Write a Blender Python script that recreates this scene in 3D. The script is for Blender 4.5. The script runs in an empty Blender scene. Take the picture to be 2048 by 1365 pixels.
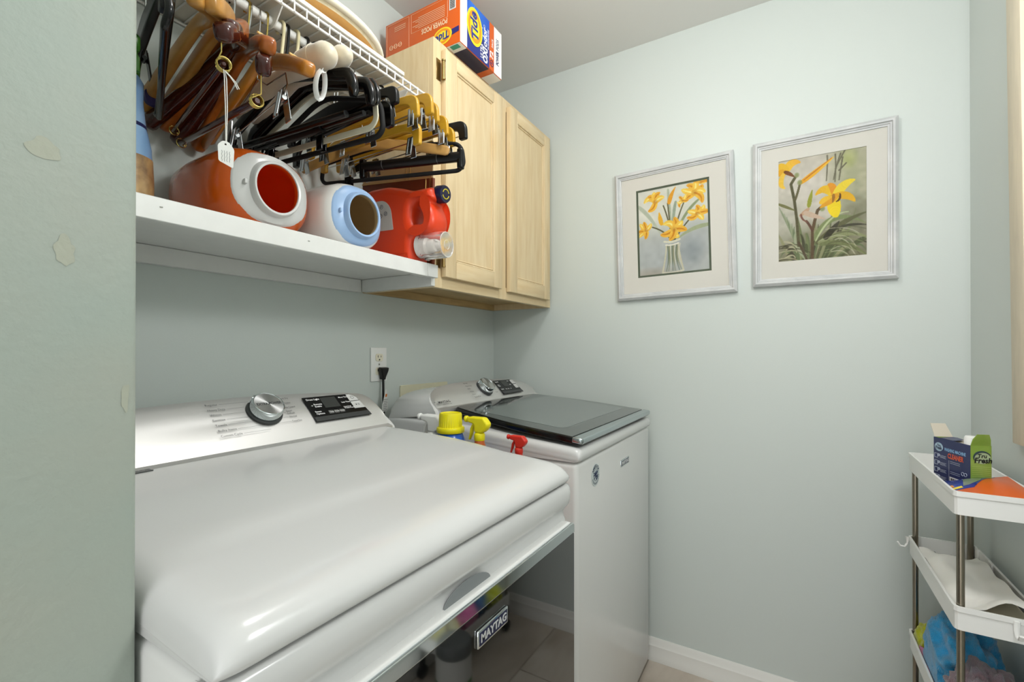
import bpy, bmesh, math, random
import numpy as np
from mathutils import Vector, Matrix, noise

random.seed(7)
SC = bpy.context.scene
COL = SC.collection
PI = math.pi
V = Vector

# ------------------------------------------------------------------ camera
CAM_H = 1.211
cam_data = bpy.data.cameras.new('camera')
cam_data.sensor_width = 36.0
cam_data.lens = 926.0 / 2048.0 * 36.0
cam_data.clip_start = 0.02
PITCH = math.radians(0.2)
cam_data.shift_y = (20.5 - 926.0 * math.tan(PITCH)) / 2048.0
cam = bpy.data.objects.new('camera', cam_data)
cam.location = (0, 0, CAM_H)
cam.rotation_euler = (math.radians(90) + PITCH, 0, math.radians(31 - 90))
COL.objects.link(cam)
SC.camera = cam

# ------------------------------------------------------------------ world, light, exposure
world = bpy.data.worlds.new('world')
SC.world = world
world.use_nodes = True
bg = world.node_tree.nodes['Background']
bg.inputs[0].default_value = (0.985, 0.995, 1.0, 1)
bg.inputs[1].default_value = 2.15


def area_light(name, loc, size, power, col=(1, 1, 1), rot=(0, 0, 0), size_y=None):
    l = bpy.data.lights.new(name, 'AREA')
    l.energy = power
    l.color = col
    l.size = size
    if size_y:
        l.shape = 'RECTANGLE'
        l.size_y = size_y
    else:
        l.shape = 'DISK'
    o = bpy.data.objects.new(name, l)
    o.location = loc
    o.rotation_euler = rot
    COL.objects.link(o)
    return o


# the ceiling lamp of the laundry room and an added fill light out of view
def bulb(name, loc, radius, power, col):
    l = bpy.data.lights.new(name, 'POINT')
    l.energy = power
    l.color = col
    l.shadow_soft_size = radius
    o = bpy.data.objects.new(name, l)
    o.location = loc
    COL.objects.link(o)
    return o


bulb('ceiling_lamp_light', (0.80, 0.34, 2.30), 0.075, 12, (1.0, 0.995, 0.985))
bulb('fill_light', (0.72, -0.35, 1.90), 0.11, 14.5, (1.0, 0.995, 0.995))  # unseen fill added by the right wall, not a fitting of the room
SC.view_settings.view_transform = 'Standard'
SC.view_settings.look = 'None'
SC.view_settings.exposure = 0.0
SC.view_settings.gamma = 1.0
SC.view_settings.use_curve_mapping = False

# ------------------------------------------------------------------ helpers: colour and material


def lin(c):
    out = []
    for x in c[:3]:
        x = x / 255.0
        out.append(x / 12.92 if x <= 0.04045 else ((x + 0.055) / 1.055) ** 2.4)
    return tuple(out) + (1.0,)


MATS = {}


def M(name, rgb, rough=0.5, metal=0.0, spec=0.5, coat=0.0, trans=0.0, bump=0.0, bscale=100.0, bdist=0.001, ior=1.45, aniso=0.0,
      var=0.0, vscale=5.0, vrgb=None, stretch=(1, 1, 1), alpha=1.0, sss=0.0, sheen=0.0):
    if name in MATS:
        return MATS[name]
    m = bpy.data.materials.new(name)
    m.use_nodes = True
    nt = m.node_tree
    b = nt.nodes['Principled BSDF']
    b.inputs['Base Color'].default_value = lin(rgb)
    b.inputs['Roughness'].default_value = rough
    b.inputs['Metallic'].default_value = metal
    b.inputs['IOR'].default_value = ior
    b.inputs['Specular IOR Level'].default_value = spec
    b.inputs['Coat Weight'].default_value = coat
    b.inputs['Coat Roughness'].default_value = 0.05
    b.inputs['Transmission Weight'].default_value = trans
    b.inputs['Alpha'].default_value = alpha
    b.inputs['Anisotropic'].default_value = aniso
    if sheen:
        b.inputs['Sheen Weight'].default_value = sheen
        b.inputs['Sheen Roughness'].default_value = 0.5
    if sss:
        b.inputs['Subsurface Weight'].default_value = sss
        b.inputs['Subsurface Radius'].default_value = (0.01, 0.006, 0.004)
    if var or bump:
        tc = nt.nodes.new('ShaderNodeTexCoord')
        mp = nt.nodes.new('ShaderNodeMapping')
        mp.inputs['Scale'].default_value = stretch
        nt.links.new(tc.outputs['Object'], mp.inputs['Vector'])
    if var:
        nz = nt.nodes.new('ShaderNodeTexNoise')
        nz.inputs['Scale'].default_value = vscale
        nz.inputs['Detail'].default_value = 6
        nz.inputs['Distortion'].default_value = 0.4
        nt.links.new(mp.outputs[0], nz.inputs['Vector'])
        rp = nt.nodes.new('ShaderNodeValToRGB')
        rp.color_ramp.elements[0].position = 0.5 - 0.22
        rp.color_ramp.elements[1].position = 0.5 + 0.22
        rp.color_ramp.elements[0].color = lin(vrgb if vrgb else [max(0, x * (1 - var)) for x in rgb])
        rp.color_ramp.elements[1].color = lin(rgb)
        nt.links.new(nz.outputs['Fac'], rp.inputs['Fac'])
        nt.links.new(rp.outputs['Color'], b.inputs['Base Color'])
    if bump:
        n2 = nt.nodes.new('ShaderNodeTexNoise')
        n2.inputs['Scale'].default_value = bscale
        n2.inputs['Detail'].default_value = 3
        nt.links.new(mp.outputs[0], n2.inputs['Vector'])
        bp = nt.nodes.new('ShaderNodeBump')
        bp.inputs['Strength'].default_value = bump
        bp.inputs['Distance'].default_value = bdist
        nt.links.new(n2.outputs['Fac'], bp.inputs['Height'])
        nt.links.new(bp.outputs['Normal'], b.inputs['Normal'])
    MATS[name] = m
    return m


def Mvc(name, rough=0.5, spec=0.3):
    """print laid on a flat sheet as a colour attribute"""
    m = bpy.data.materials.new(name)
    m.use_nodes = True
    nt = m.node_tree
    b = nt.nodes['Principled BSDF']
    at = nt.nodes.new('ShaderNodeVertexColor')
    at.layer_name = 'print'
    nt.links.new(at.outputs['Color'], b.inputs['Base Color'])
    b.inputs['Roughness'].default_value = rough
    b.inputs['Specular IOR Level'].default_value = spec
    return m


def Mramp(name, axis, stops, rough=0.4, coat=0.0, noise_amt=0.0, noise_scale=20, spec=0.5):
    """colour printed in bands along one world axis (object coordinates)"""
    m = bpy.data.materials.new(name)
    m.use_nodes = True
    nt = m.node_tree
    b = nt.nodes['Principled BSDF']
    b.inputs['Roughness'].default_value = rough
    b.inputs['Coat Weight'].default_value = coat
    b.inputs['Specular IOR Level'].default_value = spec
    tc = nt.nodes.new('ShaderNodeTexCoord')
    sx = nt.nodes.new('ShaderNodeSeparateXYZ')
    nt.links.new(tc.outputs['Object'], sx.inputs[0])
    lo, hi = stops[0][0], stops[-1][0]
    mr = nt.nodes.new('ShaderNodeMapRange')
    mr.inputs['From Min'].default_value = lo
    mr.inputs['From Max'].default_value = hi
    src = sx.outputs['XYZ'.index(axis)]
    if noise_amt:
        nz = nt.nodes.new('ShaderNodeTexNoise')
        nz.inputs['Scale'].default_value = noise_scale
        nt.links.new(tc.outputs['Object'], nz.inputs['Vector'])
        ma = nt.nodes.new('ShaderNodeMath')
        ma.operation = 'MULTIPLY_ADD'
        ma.inputs[1].default_value = noise_amt
        nt.links.new(nz.outputs['Fac'], ma.inputs[0])
        nt.links.new(src, ma.inputs[2])
        src = ma.outputs[0]
    nt.links.new(src, mr.inputs['Value'])
    rp = nt.nodes.new('ShaderNodeValToRGB')
    els = rp.color_ramp.elements
    while len(els) < len(stops):
        els.new(0.5)
    for e, (p, c) in zip(els, stops):
        e.position = (p - lo) / (hi - lo)
        e.color = lin(c)
    nt.links.new(mr.outputs[0], rp.inputs['Fac'])
    nt.links.new(rp.outputs['Color'], b.inputs['Base Color'])
    return m


# ------------------------------------------------------------------ helpers: geometry


class G:
    """collects shapes that become ONE mesh"""

    def __init__(s):
        s.v, s.f = [], []

    def add(s, verts, faces, mat=None):
        o = len(s.v)
        for p in verts:
            p = V(p)
            s.v.append(tuple(mat @ p if mat is not None else p))
        s.f += [tuple(i + o for i in f) for f in faces]
        return s

    def frombm(s, bm, mat=None):
        bm.verts.index_update()
        s.add([v.co for v in bm.verts], [[v.index for v in f.verts] for f in bm.faces], mat)
        bm.free()
        return s

    def box(s, lo, hi, r=0.0, seg=2, mat=None):
        bm = bmesh.new()
        bmesh.ops.create_cube(bm, size=1)
        for v in bm.verts:
            v.co = V([lo[i] + (v.co[i] + 0.5) * (hi[i] - lo[i]) for i in range(3)])
        if r:
            bmesh.ops.bevel(bm, geom=bm.edges[:], offset=r, segments=seg, affect='EDGES', profile=0.5)
        return s.frombm(bm, mat)

    def loft(s, rings, cap=True, closed=False, mat=None):
        n = len(rings[0])
        vs = [p for r in rings for p in r]
        fs = []
        m = len(rings)
        for i in range(m if closed else m - 1):
            a, b = i * n, ((i + 1) % m) * n
            for j in range(n):
                k = (j + 1) % n
                fs.append((a + j, a + k, b + k, b + j))
        if cap and not closed:
            fs.append(tuple(range(n - 1, -1, -1)))
            fs.append(tuple((m - 1) * n + j for j in range(n)))
        return s.add(vs, fs, mat)

    def sweep(s, pts, w, h=None, n=10, ex=2.0, up=(0, 0, 1), closed=False, mat=None, cap=True):
        """superellipse section swept along a path; w,h half sizes (numbers or lists)"""
        pts = [V(p) for p in pts]
        m = len(pts)
        W = w if isinstance(w, (list, tuple)) else [w] * m
        H = (h if isinstance(h, (list, tuple)) else [h] * m) if h is not None else W
        up = V(up)
        rings = []
        prev = None
        for i in range(m):
            if closed:
                t = pts[(i + 1) % m] - pts[i - 1]
            else:
                t = pts[min(i + 1, m - 1)] - pts[max(i - 1, 0)]
            t.normalize()
            if prev is None:
                sd = t.cross(up)
                if sd.length < 1e-3:
                    sd = t.cross(V((1, 0, 0)))
            else:
                sd = prev - t * prev.dot(t)
                if h is not None:
                    s2 = t.cross(up)
                    if s2.length > 0.15:
                        s2.normalize()
                        sd = s2 if s2.dot(prev) > 0 else -s2
            sd.normalize()
            prev = sd
            u2 = sd.cross(t)
            ring = []
            for k in range(n):
                a = 2 * PI * k / n
                c, q = math.cos(a), math.sin(a)
                x = math.copysign(abs(c) ** (2 / ex), c)
                y = math.copysign(abs(q) ** (2 / ex), q)
                ring.append(pts[i] + sd * (x * W[i]) + u2 * (y * H[i]))
            rings.append(ring)
        return s.loft(rings, cap=cap, closed=closed, mat=mat)

    def lathe(s, prof, n=28, mat=None, cap=True):
        """profile of (radius, z)"""
        rings = [[(r * math.cos(2 * PI * k / n), r * math.sin(2 * PI * k / n), z) for k in range(n)] for r, z in prof]
        return s.loft(rings, cap=cap, mat=mat)

    def cyl(s, a, b, r, n=14, r2=None):
        a, b = V(a), V(b)
        return s.sweep([a, b], [r, r if r2 is None else r2], n=n)

    def quad(s, a, b, c, d):
        return s.add([a, b, c, d], [(0, 1, 2, 3)])

    def plate(s, loops, th, bev=0.0, mat=None, res=2):
        """flat plate from 2D loops (first outer, rest holes), thickness along local z, bevelled rim"""
        cu = bpy.data.curves.new('tmp', 'CURVE')
        cu.dimensions = '2D'
        cu.fill_mode = 'BOTH'
        cu.extrude = max(th / 2 - bev, 0)
        cu.bevel_depth = bev
        cu.bevel_resolution = res
        cu.offset = -bev
        for lp in loops:
            sp = cu.splines.new('POLY')
            sp.points.add(len(lp) - 1)
            for p, q in zip(sp.points, lp):
                p.co = (q[0], q[1], 0, 1)
            sp.use_cyclic_u = True
        return s.curve(cu, mat)

    def curve(s, cu, mat=None):
        ob = bpy.data.objects.new('tmp', cu)
        me = bpy.data.meshes.new_from_object(ob)
        s.add([v.co for v in me.vertices], [tuple(p.vertices) for p in me.polygons], mat)
        bpy.data.objects.remove(ob)
        bpy.data.curves.remove(cu)
        bpy.data.meshes.remove(me)
        return s

    def text(s, body, size, mat=None, align='LEFT', bold=0.0, shear=0.0, xs=1.0, ext=0.0, fit=None):
        cu = bpy.data.curves.new('tmp', 'FONT')
        cu.body = body
        cu.size = size
        cu.align_x = align
        cu.align_y = 'CENTER'
        cu.offset = bold
        cu.shear = shear
        cu.extrude = ext
        cu.resolution_u = 2
        o = len(s.v)
        s.curve(cu)
        if fit and len(s.v) > o:
            xsv = [p[0] for p in s.v[o:]]
            k = fit / max(max(xsv) - min(xsv), 1e-6)
            s.v[o:] = [(p[0] * k, p[1], p[2]) for p in s.v[o:]]
        mm = (mat if mat is not None else Matrix()) @ Matrix.Diagonal((xs, 1, 1, 1))
        s.v[o:] = [tuple(mm @ V(p)) for p in s.v[o:]]
        return s


WM = {}


def obj(name, g, mat, parent=None, world=True, smooth=True, ang=38, lm=None):
    me = bpy.data.meshes.new(name)
    vs = g.v
    if parent is not None and world:
        inv = WM[parent.name].inverted()
        vs = [tuple(inv @ V(p)) for p in g.v]
    me.from_pydata(vs, [], g.f)
    me.validate()
    if smooth:
        me.shade_smooth()
        me.set_sharp_from_angle(angle=math.radians(ang))
    if mat is not None:
        me.materials.append(mat)
    o = bpy.data.objects.new(name, me)
    COL.objects.link(o)
    if parent is not None:
        o.parent = parent
        WM[o.name] = WM[parent.name].copy()
    else:
        WM[o.name] = Matrix()
    if lm is not None:
        o.matrix_local = lm
        WM[o.name] = WM[o.name] @ lm
    return o


def solo(name, g, mat, base, label, cat, group=None, **k):
    """a thing that is one mesh, with its origin at base"""
    gg = G()
    gg.f = g.f
    b = V(base)
    gg.v = [tuple(V(p) - b) for p in g.v]
    o = obj(name, gg, mat, **k)
    o.location = b
    WM[o.name] = Matrix.Translation(b)
    return tag(o, label, cat, group)


def tag(o, label, cat, group=None):
    o['label'] = label
    o['category'] = cat
    if group:
        o['group'] = group
    return o


def thing(name, label, cat, loc=(0, 0, 0), rz=0.0, group=None):
    o = bpy.data.objects.new(name, None)
    o.empty_display_size = 0.05
    COL.objects.link(o)
    o.location = loc
    o.rotation_euler = (0, 0, rz)
    WM[o.name] = Matrix.Translation(V(loc)) @ Matrix.Rotation(rz, 4, 'Z')
    return tag(o, label, cat, group)


def struct(name, g, mat, parent=None, **k):
    o = obj(name, g, mat, parent, **k)
    if parent is None:
        o['kind'] = 'structure'
    return o


def frame(o, x, y):
    """matrix with local x,y along the given world directions"""
    x = V(x).normalized()
    y = V(y)
    y = (y - x * y.dot(x)).normalized()
    z = x.cross(y)
    m = Matrix((x, y, z)).transposed().to_4x4()
    m.translation = V(o)
    return m


def T(x, y, z):
    return Matrix.Translation((x, y, z))


def rounded(pts, r, n=5, closed=True):
    """polyline with rounded corners (2D or 3D); r number or list"""
    pts = [V(p) for p in pts]
    m = len(pts)
    R = r if isinstance(r, (list, tuple)) else [r] * m
    out = []
    for i in range(m):
        if not closed and i in (0, m - 1) or R[i] <= 0:
            out.append(pts[i])
            continue
        p, a, b = pts[i], pts[i - 1], pts[(i + 1) % m]
        da, db = (a - p), (b - p)
        k = min(R[i], da.length * 0.49, db.length * 0.49)
        p0, p1 = p + da.normalized() * k, p + db.normalized() * k
        for j in range(n + 1):
            t = j / n
            out.append(p0 * (1 - t) ** 2 + p * 2 * t * (1 - t) + p1 * t ** 2)
    return out


def ell(cx, cy, rx, ry, n=32):
    return [(cx + rx * math.cos(2 * PI * k / n), cy + ry * math.sin(2 * PI * k / n)) for k in range(n)]


def rrect(x0, y0, x1, y1, r, n=4):
    return [(p.x, p.y) for p in rounded([V((x0, y0, 0)), V((x1, y0, 0)), V((x1, y1, 0)), V((x0, y1, 0))], r, n)]


# ------------------------------------------------------------------ materials
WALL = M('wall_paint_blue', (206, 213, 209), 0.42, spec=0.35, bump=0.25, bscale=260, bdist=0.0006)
WALLN = M('wall_paint_rolled_shaded', (156, 168, 160), 0.5, spec=0.3, bump=0.5, bscale=150, bdist=0.0012, var=0.04, vscale=6, vrgb=(162, 167, 157))  # same rolled wall paint, darkened so the wall end looks shaded
CEIL = M('ceiling_paint', (222, 222, 219), 0.8, spec=0.2)
TRIM = M('trim_paint_white', (232, 231, 226), 0.35)
SHELFW = M('shelf_paint_white', (229, 229, 226), 0.35, var=0.02, vscale=30)
WOOD = M('birch_wood', (226, 206, 168), 0.45, var=0.1, vscale=9, vrgb=(214, 188, 144), stretch=(6, 6, 0.7), bump=0.1, bscale=60)
WOODH = M('birch_wood_cross', (226, 206, 168), 0.45, var=0.1, vscale=9, vrgb=(214, 188, 144), stretch=(0.7, 6, 6))
WOODD = M('birch_ply_dark', (205, 172, 118), 0.55, var=0.18, vscale=8, stretch=(0.7, 5, 5))
BRASS = M('brass', (150, 128, 84), 0.35, 1.0)
ENAMEL = M('white_enamel', (208, 208, 207), 0.16, spec=0.5, coat=0.25)
ENAMEL2 = M('white_enamel_body', (222, 222, 220), 0.2, spec=0.5, coat=0.2)
STEEL = M('brushed_steel', (214, 213, 211), 0.44, 0.75, aniso=0.4)
CHROME = M('chrome', (215, 222, 224), 0.07, 1.0)
DKGLASS = M('dark_door_glass', (9, 10, 10), 0.035, spec=0.75, ior=1.55, coat=0.5)
LIDGLASS = M('smoked_lid_glass', (52, 57, 56), 0.07, spec=0.6, coat=0.4)
LIDWIN = M('smoked_lid_window', (100, 108, 106), 0.07, spec=0.6, coat=0.4)
BLACKP = M('black_plastic', (14, 14, 15), 0.3)
BLACKG = M('black_gloss_plastic', (11, 11, 12), 0.16)
BLACKV = M('black_velvet', (10, 10, 11), 0.75)
DKGREY = M('dark_grey_plastic', (58, 60, 60), 0.4)
INK = M('ink_dark', (52, 53, 55), 0.6)
WHITEINK = M('ink_white', (232, 232, 232), 0.6)
NAVY = M('navy_print', (26, 34, 84), 0.45)
WHITEP = M('white_plastic', (238, 238, 235), 0.32)
IVORYP = M('ivory_plastic', (224, 219, 190), 0.4)
WIREW = M('white_coated_wire', (236, 236, 233), 0.3)

exec_order = []
# ================================================================== ROOM
XF, YB, YR = 1.853, 1.216, -0.453
ZC = 2.44

g = G().box((-1.6, -2.2, -0.08), (XF + 0.1, YB + 0.1, -0.004))
floor = struct('floor', g, M('tile_grout', (176, 168, 156), 0.8))
MARBLE = M('marble_tile', (222, 212, 200), 0.22, var=0.2, vscale=2.6, vrgb=(178, 165, 150), stretch=(1.0, 2.2, 1), bump=0.03, bscale=30)
tw, tl = 0.305, 0.61
tile_mesh = None
for i in range(-3, 8):
    for j in range(-6, 3):
        y0 = YR + 0.02 + i * tw
        x1 = XF - 0.01 - (j + 6) * 0 - 0
        x0 = XF - 0.012 - (j + 7) * tl + (0.3 if i % 2 else 0.0)
        if y0 + tw > YB or x0 + tl > XF - 0.002 or x0 < -1.6:
            continue
        if tile_mesh is None:
            to = obj('tile', G().box((0, 0, -0.004), (tl - 0.003, tw - 0.003, 0), 0.0012, 1), MARBLE, floor, world=False)
            tile_mesh = to.data
        else:
            to = bpy.data.objects.new('tile', tile_mesh)
            COL.objects.link(to)
            to.parent = floor
        to.location = (x0, y0, 0)
for i in range(-3, 8):
    if i % 2:
        y0 = YR + 0.02 + i * tw
        if y0 + tw > YB:
            continue
        to = obj('tile', G().box((XF - 0.012 - 0.31, y0, -0.004), (XF - 0.002, y0 + tw - 0.003, 0), 0.0012, 1), MARBLE, floor)

struct('ceiling', G().box((-1.6, -2.2, ZC), (XF + 0.1, YB + 0.1, ZC + 0.08)), CEIL)
struct('wall_far', G().box((XF, YR - 0.1, 0), (XF + 0.1, YB + 0.1, ZC)), WALL)
struct('wall_back', G().box((-0.4, YB, 0), (XF, YB + 0.1, ZC)), WALL)
struct('wall_right', G().box((-0.9, YR - 0.1, 0), (XF, YR, ZC)), WALL)
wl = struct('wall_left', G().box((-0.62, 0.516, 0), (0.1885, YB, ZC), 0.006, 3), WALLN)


# scuffed patches of bare filler on the wall end
def blotch(cx, cz, rx, rz, seed):
    pts = []
    for k in range(26):
        a = 2 * PI * k / 26
        q = 1 + 0.45 * noise.noise((math.cos(a) * 1.6 + seed, math.sin(a) * 1.6, seed))
        pts.append((cx + rx * q * math.cos(a), cz + rz * q * math.sin(a)))
    return pts


for k, (cx, cz, rx, rz) in enumerate(((0.125, 1.375, 0.010, 0.008), (0.138, 1.295, 0.007, 0.012), (0.179, 1.17, 0.003, 0.012))):
    obj('scuff_mark', G().add([(p, 0.5157, q) for p, q in blotch(cx, cz, rx, rz, k + 1.3)], [tuple(range(26))]), M('scuff_tan', (164, 167, 152), 0.6, bump=0.5, bscale=150, bdist=0.0012), wl)


def baseboard(name, a, b, nrm):
    a, b, nrm = V(a), V(b), V(nrm)
    prof = [(0, 0), (0.016, 0), (0.016, 0.022), (0.013, 0.03), (0.013, 0.058), (0.009, 0.066), (0.0075, 0.078), (0.004, 0.086), (0, 0.086)]
    rings = [[p + nrm * d + V((0, 0, z)) for d, z in prof] for p in (a, b)]
    return struct(name, G().loft(rings), TRIM, ang=25)


baseboard('baseboard_far', (XF, YR, 0), (XF, YB, 0), (-1, 0, 0))
baseboard('baseboard_right', (-0.9, YR, 0), (XF - 0.016, YR, 0), (0, 1, 0))
# pale wooden casing at the right edge of the photograph
mt = Matrix.Translation((1.505, YR, 1.0)) @ Matrix.Rotation(math.radians(1.6), 4, 'Y')
struct('trim_1', G().box((-0.075, 0.0, 0.0), (0.0, 0.016, 1.40), 0.003, 2, mat=mt),
       M('casing_wood', (226, 214, 190), 0.5, var=0.06, vscale=10, stretch=(5, 5, 0.8)))

# ================================================================== CABINET
cab = thing('wall_cabinet', 'pale birch wall cabinet with two raised-frame doors hung in the far corner', 'cabinet', (1.45, YB, 1.403))
X0, X1, YFc, Z0, Z1 = 1.06, 1.842, 0.91, 1.403, 2.152
g = G()
g.box((X0, YFc + 0.018, Z0), (X0 + 0.014, YB - 0.001, Z1), 0.001, 1)
g.box((X1 - 0.014, YFc + 0.018, Z0), (X1, YB - 0.001, Z1), 0.001, 1)
g.box((X0 + 0.0142, YFc + 0.018, Z1 - 0.014), (X1 - 0.0142, YB - 0.001, Z1), 0.001, 1)
obj('carcass', g, WOOD, cab)
obj('bottom_panel', G().box((X0 + 0.014, YFc + 0.018, Z0 + 0.026), (X1 - 0.014, YB - 0.001, Z0 + 0.038)), WOODD, cab)
obj('hanging_rail', G().box((X0 + 0.014, YB - 0.02, Z0), (X1 - 0.014, YB - 0.001, Z0 + 0.026), 0.001, 1), WOODD, cab)
for a, b in ((X0, X0 + 0.04), (1.418, 1.47), (X1 - 0.04, X1)):
    obj('face_stile', G().box((a, YFc, Z0), (b, YFc + 0.018, Z1), 0.001, 1), WOOD, cab)
for a, b in ((X0 + 0.04, 1.418), (1.47, X1 - 0.04)):
    obj('face_rail', G().box((a, YFc, Z1 - 0.045), (b, YFc + 0.018, Z1), 0.001, 1), WOODH, cab)
    obj('face_rail', G().box((a, YFc, Z0), (b, YFc + 0.018, Z0 + 0.045), 0.001, 1), WOODH, cab)


def cab_door(x0, x1, z0, z1, hinge):
    y1, y0 = YFc - 0.0005, YFc - 0.02
    sw = 0.053
    d = obj('door', G().box((x0 + 0.04, y0 + 0.008, z0 + 0.04), (x1 - 0.04, y1 - 0.003, z1 - 0.04)), WOOD, cab)
    for a, b in ((x0, x0 + sw), (x1 - sw, x1)):
        obj('stile', G().box((a, y0, z0), (b, y1, z1), 0.003, 2), WOOD, d)
    for a, b in ((z0, z0 + sw), (z1 - sw + 0.014, z1)):
        obj('rail', G().box((x0 + sw, y0, a), (x1 - sw, y1, b), 0.003, 2), WOODH, d)
    # moulded inner bead
    g = G()
    a, b, c, e = x0 + sw, x1 - sw, z0 + sw, z1 - sw + 0.014
    for (p, q) in (((a, c), (b, c)), ((b, c), (b, e)), ((b, e), (a, e)), ((a, e), (a, c))):
        g.sweep([(p[0], y0 + 0.004, p[1]), (q[0], y0 + 0.004, q[1])], 0.0042, n=8)
        k = 0.0075
        cx, cz = (a + b) / 2, (c + e) / 2
        ins = lambda t: (t[0] + math.copysign(k, cx - t[0]), y0 + 0.0065, t[1] + math.copysign(k, cz - t[1]))
        g.sweep([ins(p), ins(q)], 0.003, n=8)
    obj('bead', g, WOOD, d)
    for hz in (z0 + 0.055, z1 - 0.07):
        hx = x0 if hinge == 'L' else x1
        h = G().cyl((hx - 0.004, y0 + 0.006, hz - 0.022), (hx - 0.004, y0 + 0.006, hz + 0.03), 0.0048, 10)
        h.cyl((hx - 0.004, y0 + 0.006, hz - 0.026), (hx - 0.004, y0 + 0.006, hz - 0.022), 0.0062, 10)
        h.cyl((hx - 0.004, y0 + 0.006, hz + 0.03), (hx - 0.004, y0 + 0.006, hz + 0.034), 0.0062, 10)
        h.box((hx - 0.022, YFc - 0.0022, hz - 0.028), (hx - 0.004, YFc - 0.0004, hz + 0.036), 0.0006, 1)
        obj('hinge', h, BRASS, d)


cab_door(1.094, 1.416, 1.436, 2.128, 'L')
cab_door(1.470, 1.803, 1.432, 2.124, 'R')

# ================================================================== LOWER SHELF
sh = thing('wall_shelf', 'long white painted shelf with a deep front edge and wall cleats', 'shelf', (0.6, YB, 1.403))
obj('board', G().box((0.188, 0.898, 1.444), (1.058, YB - 0.0005, 1.461), 0.0008, 1), SHELFW, sh)
obj('front_edge', G().box((0.188, 0.879, 1.423), (1.000, 0.898, 1.4615), 0.0012, 1), SHELFW, sh)
obj('front_edge', G().box((1.0006, 0.878, 1.424), (1.044, 0.898, 1.4612), 0.0012, 1), SHELFW, sh)
obj('wall_cleat', G().box((0.188, YB - 0.019, 1.403), (1.04, YB - 0.0005, 1.4435), 0.001, 1), SHELFW, sh)
obj('side_cleat', G().box((1.041, 0.902, 1.404), (1.0585, YB - 0.019, 1.4435), 0.001, 1), SHELFW, sh)
for x in (0.35, 0.62):
    obj('nail_mark', G().sweep([(x, 0.8788, 1.446), (x + 0.004, 0.8788, 1.4465)], 0.0012, n=6), M('filler_grey', (176, 176, 170), 0.7), sh)

# ================================================================== WIRE SHELF AND ROD
ZW, YWF = 1.976, 0.93
ws = thing('wire_shelf', 'white coated wire shelf with a hanging rod, above the hangers', 'shelf', (0.6, YB, ZW))
g = G()
for y, z in ((YWF, ZW), (YWF, ZW - 0.021), (1.03, ZW - 0.004), (1.12, ZW - 0.004), (YB - 0.006, ZW - 0.004)):
    g.cyl((0.188, y, z), (1.056, y, z), 0.0034 if y == YWF else 0.003, 8)
obj('rail_wire', g, WIREW, ws)
g = G()
x = 0.20
while x < 1.056:
    g.sweep([(x, YB - 0.004, ZW + 0.0015), (x, YWF - 0.001, ZW + 0.0015)], 0.0019, n=6)
    x += 0.030
obj('cross_wire', g, WIREW, ws)
x = 0.20
pm = None
while x < 1.056:
    if pm is None:
        o = obj('lip_wire', G().cyl((0, YWF - 0.003, ZW - 0.023), (0, YWF - 0.003, ZW + 0.002), 0.0019, 6), WIREW, ws, world=False)
        o.data.transform(Matrix.Translation((-0.6, -YB, -ZW)))
        pm = o.data
    else:
        o = bpy.data.objects.new('lip_wire', pm)
        COL.objects.link(o)
        o.parent = ws
    o.location = (x, 0, 0)
    x += 0.030
ROD_Y, ROD_Z, ROD_R = 0.99, 1.945, 0.0098
obj('hanging_rod', G().cyl((0.188, ROD_Y, ROD_Z), (1.057, ROD_Y, ROD_Z), ROD_R, 20), WIREW, ws)
for x in (0.605, 0.99):
    g = G().plate([[(p.x, p.y) for p in rounded([V((0.94, ZW - .004, 0)), V((1.04, ZW - .004, 0)), V((1.005, ROD_Z - 0.016, 0)), V((0.975, ROD_Z - 0.016, 0))], 0.01, 3)]],
                  0.003, 0.0006, frame((x, 0, 0), (0, 1, 0), (0, 0, 1)))
    obj('rod_bracket', g, WIREW, ws)
# flat white board lying on the wires
BZ = ZW + 0.004
solo('shelf_liner_board', G().box((0.19, 0.922, BZ), (0.952, YB - 0.003, BZ + 0.011), 0.001, 1),
     M('liner_board', (226, 220, 208), 0.6), (0.58, 1.07, BZ), 'flat white board laid on top of the wire shelf', 'board')

# ================================================================== DRYER


def console_face(P0, Pt):
    e = (V(Pt) - V(P0)).normalized()
    return e, V((0, -e.z, e.y))


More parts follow.
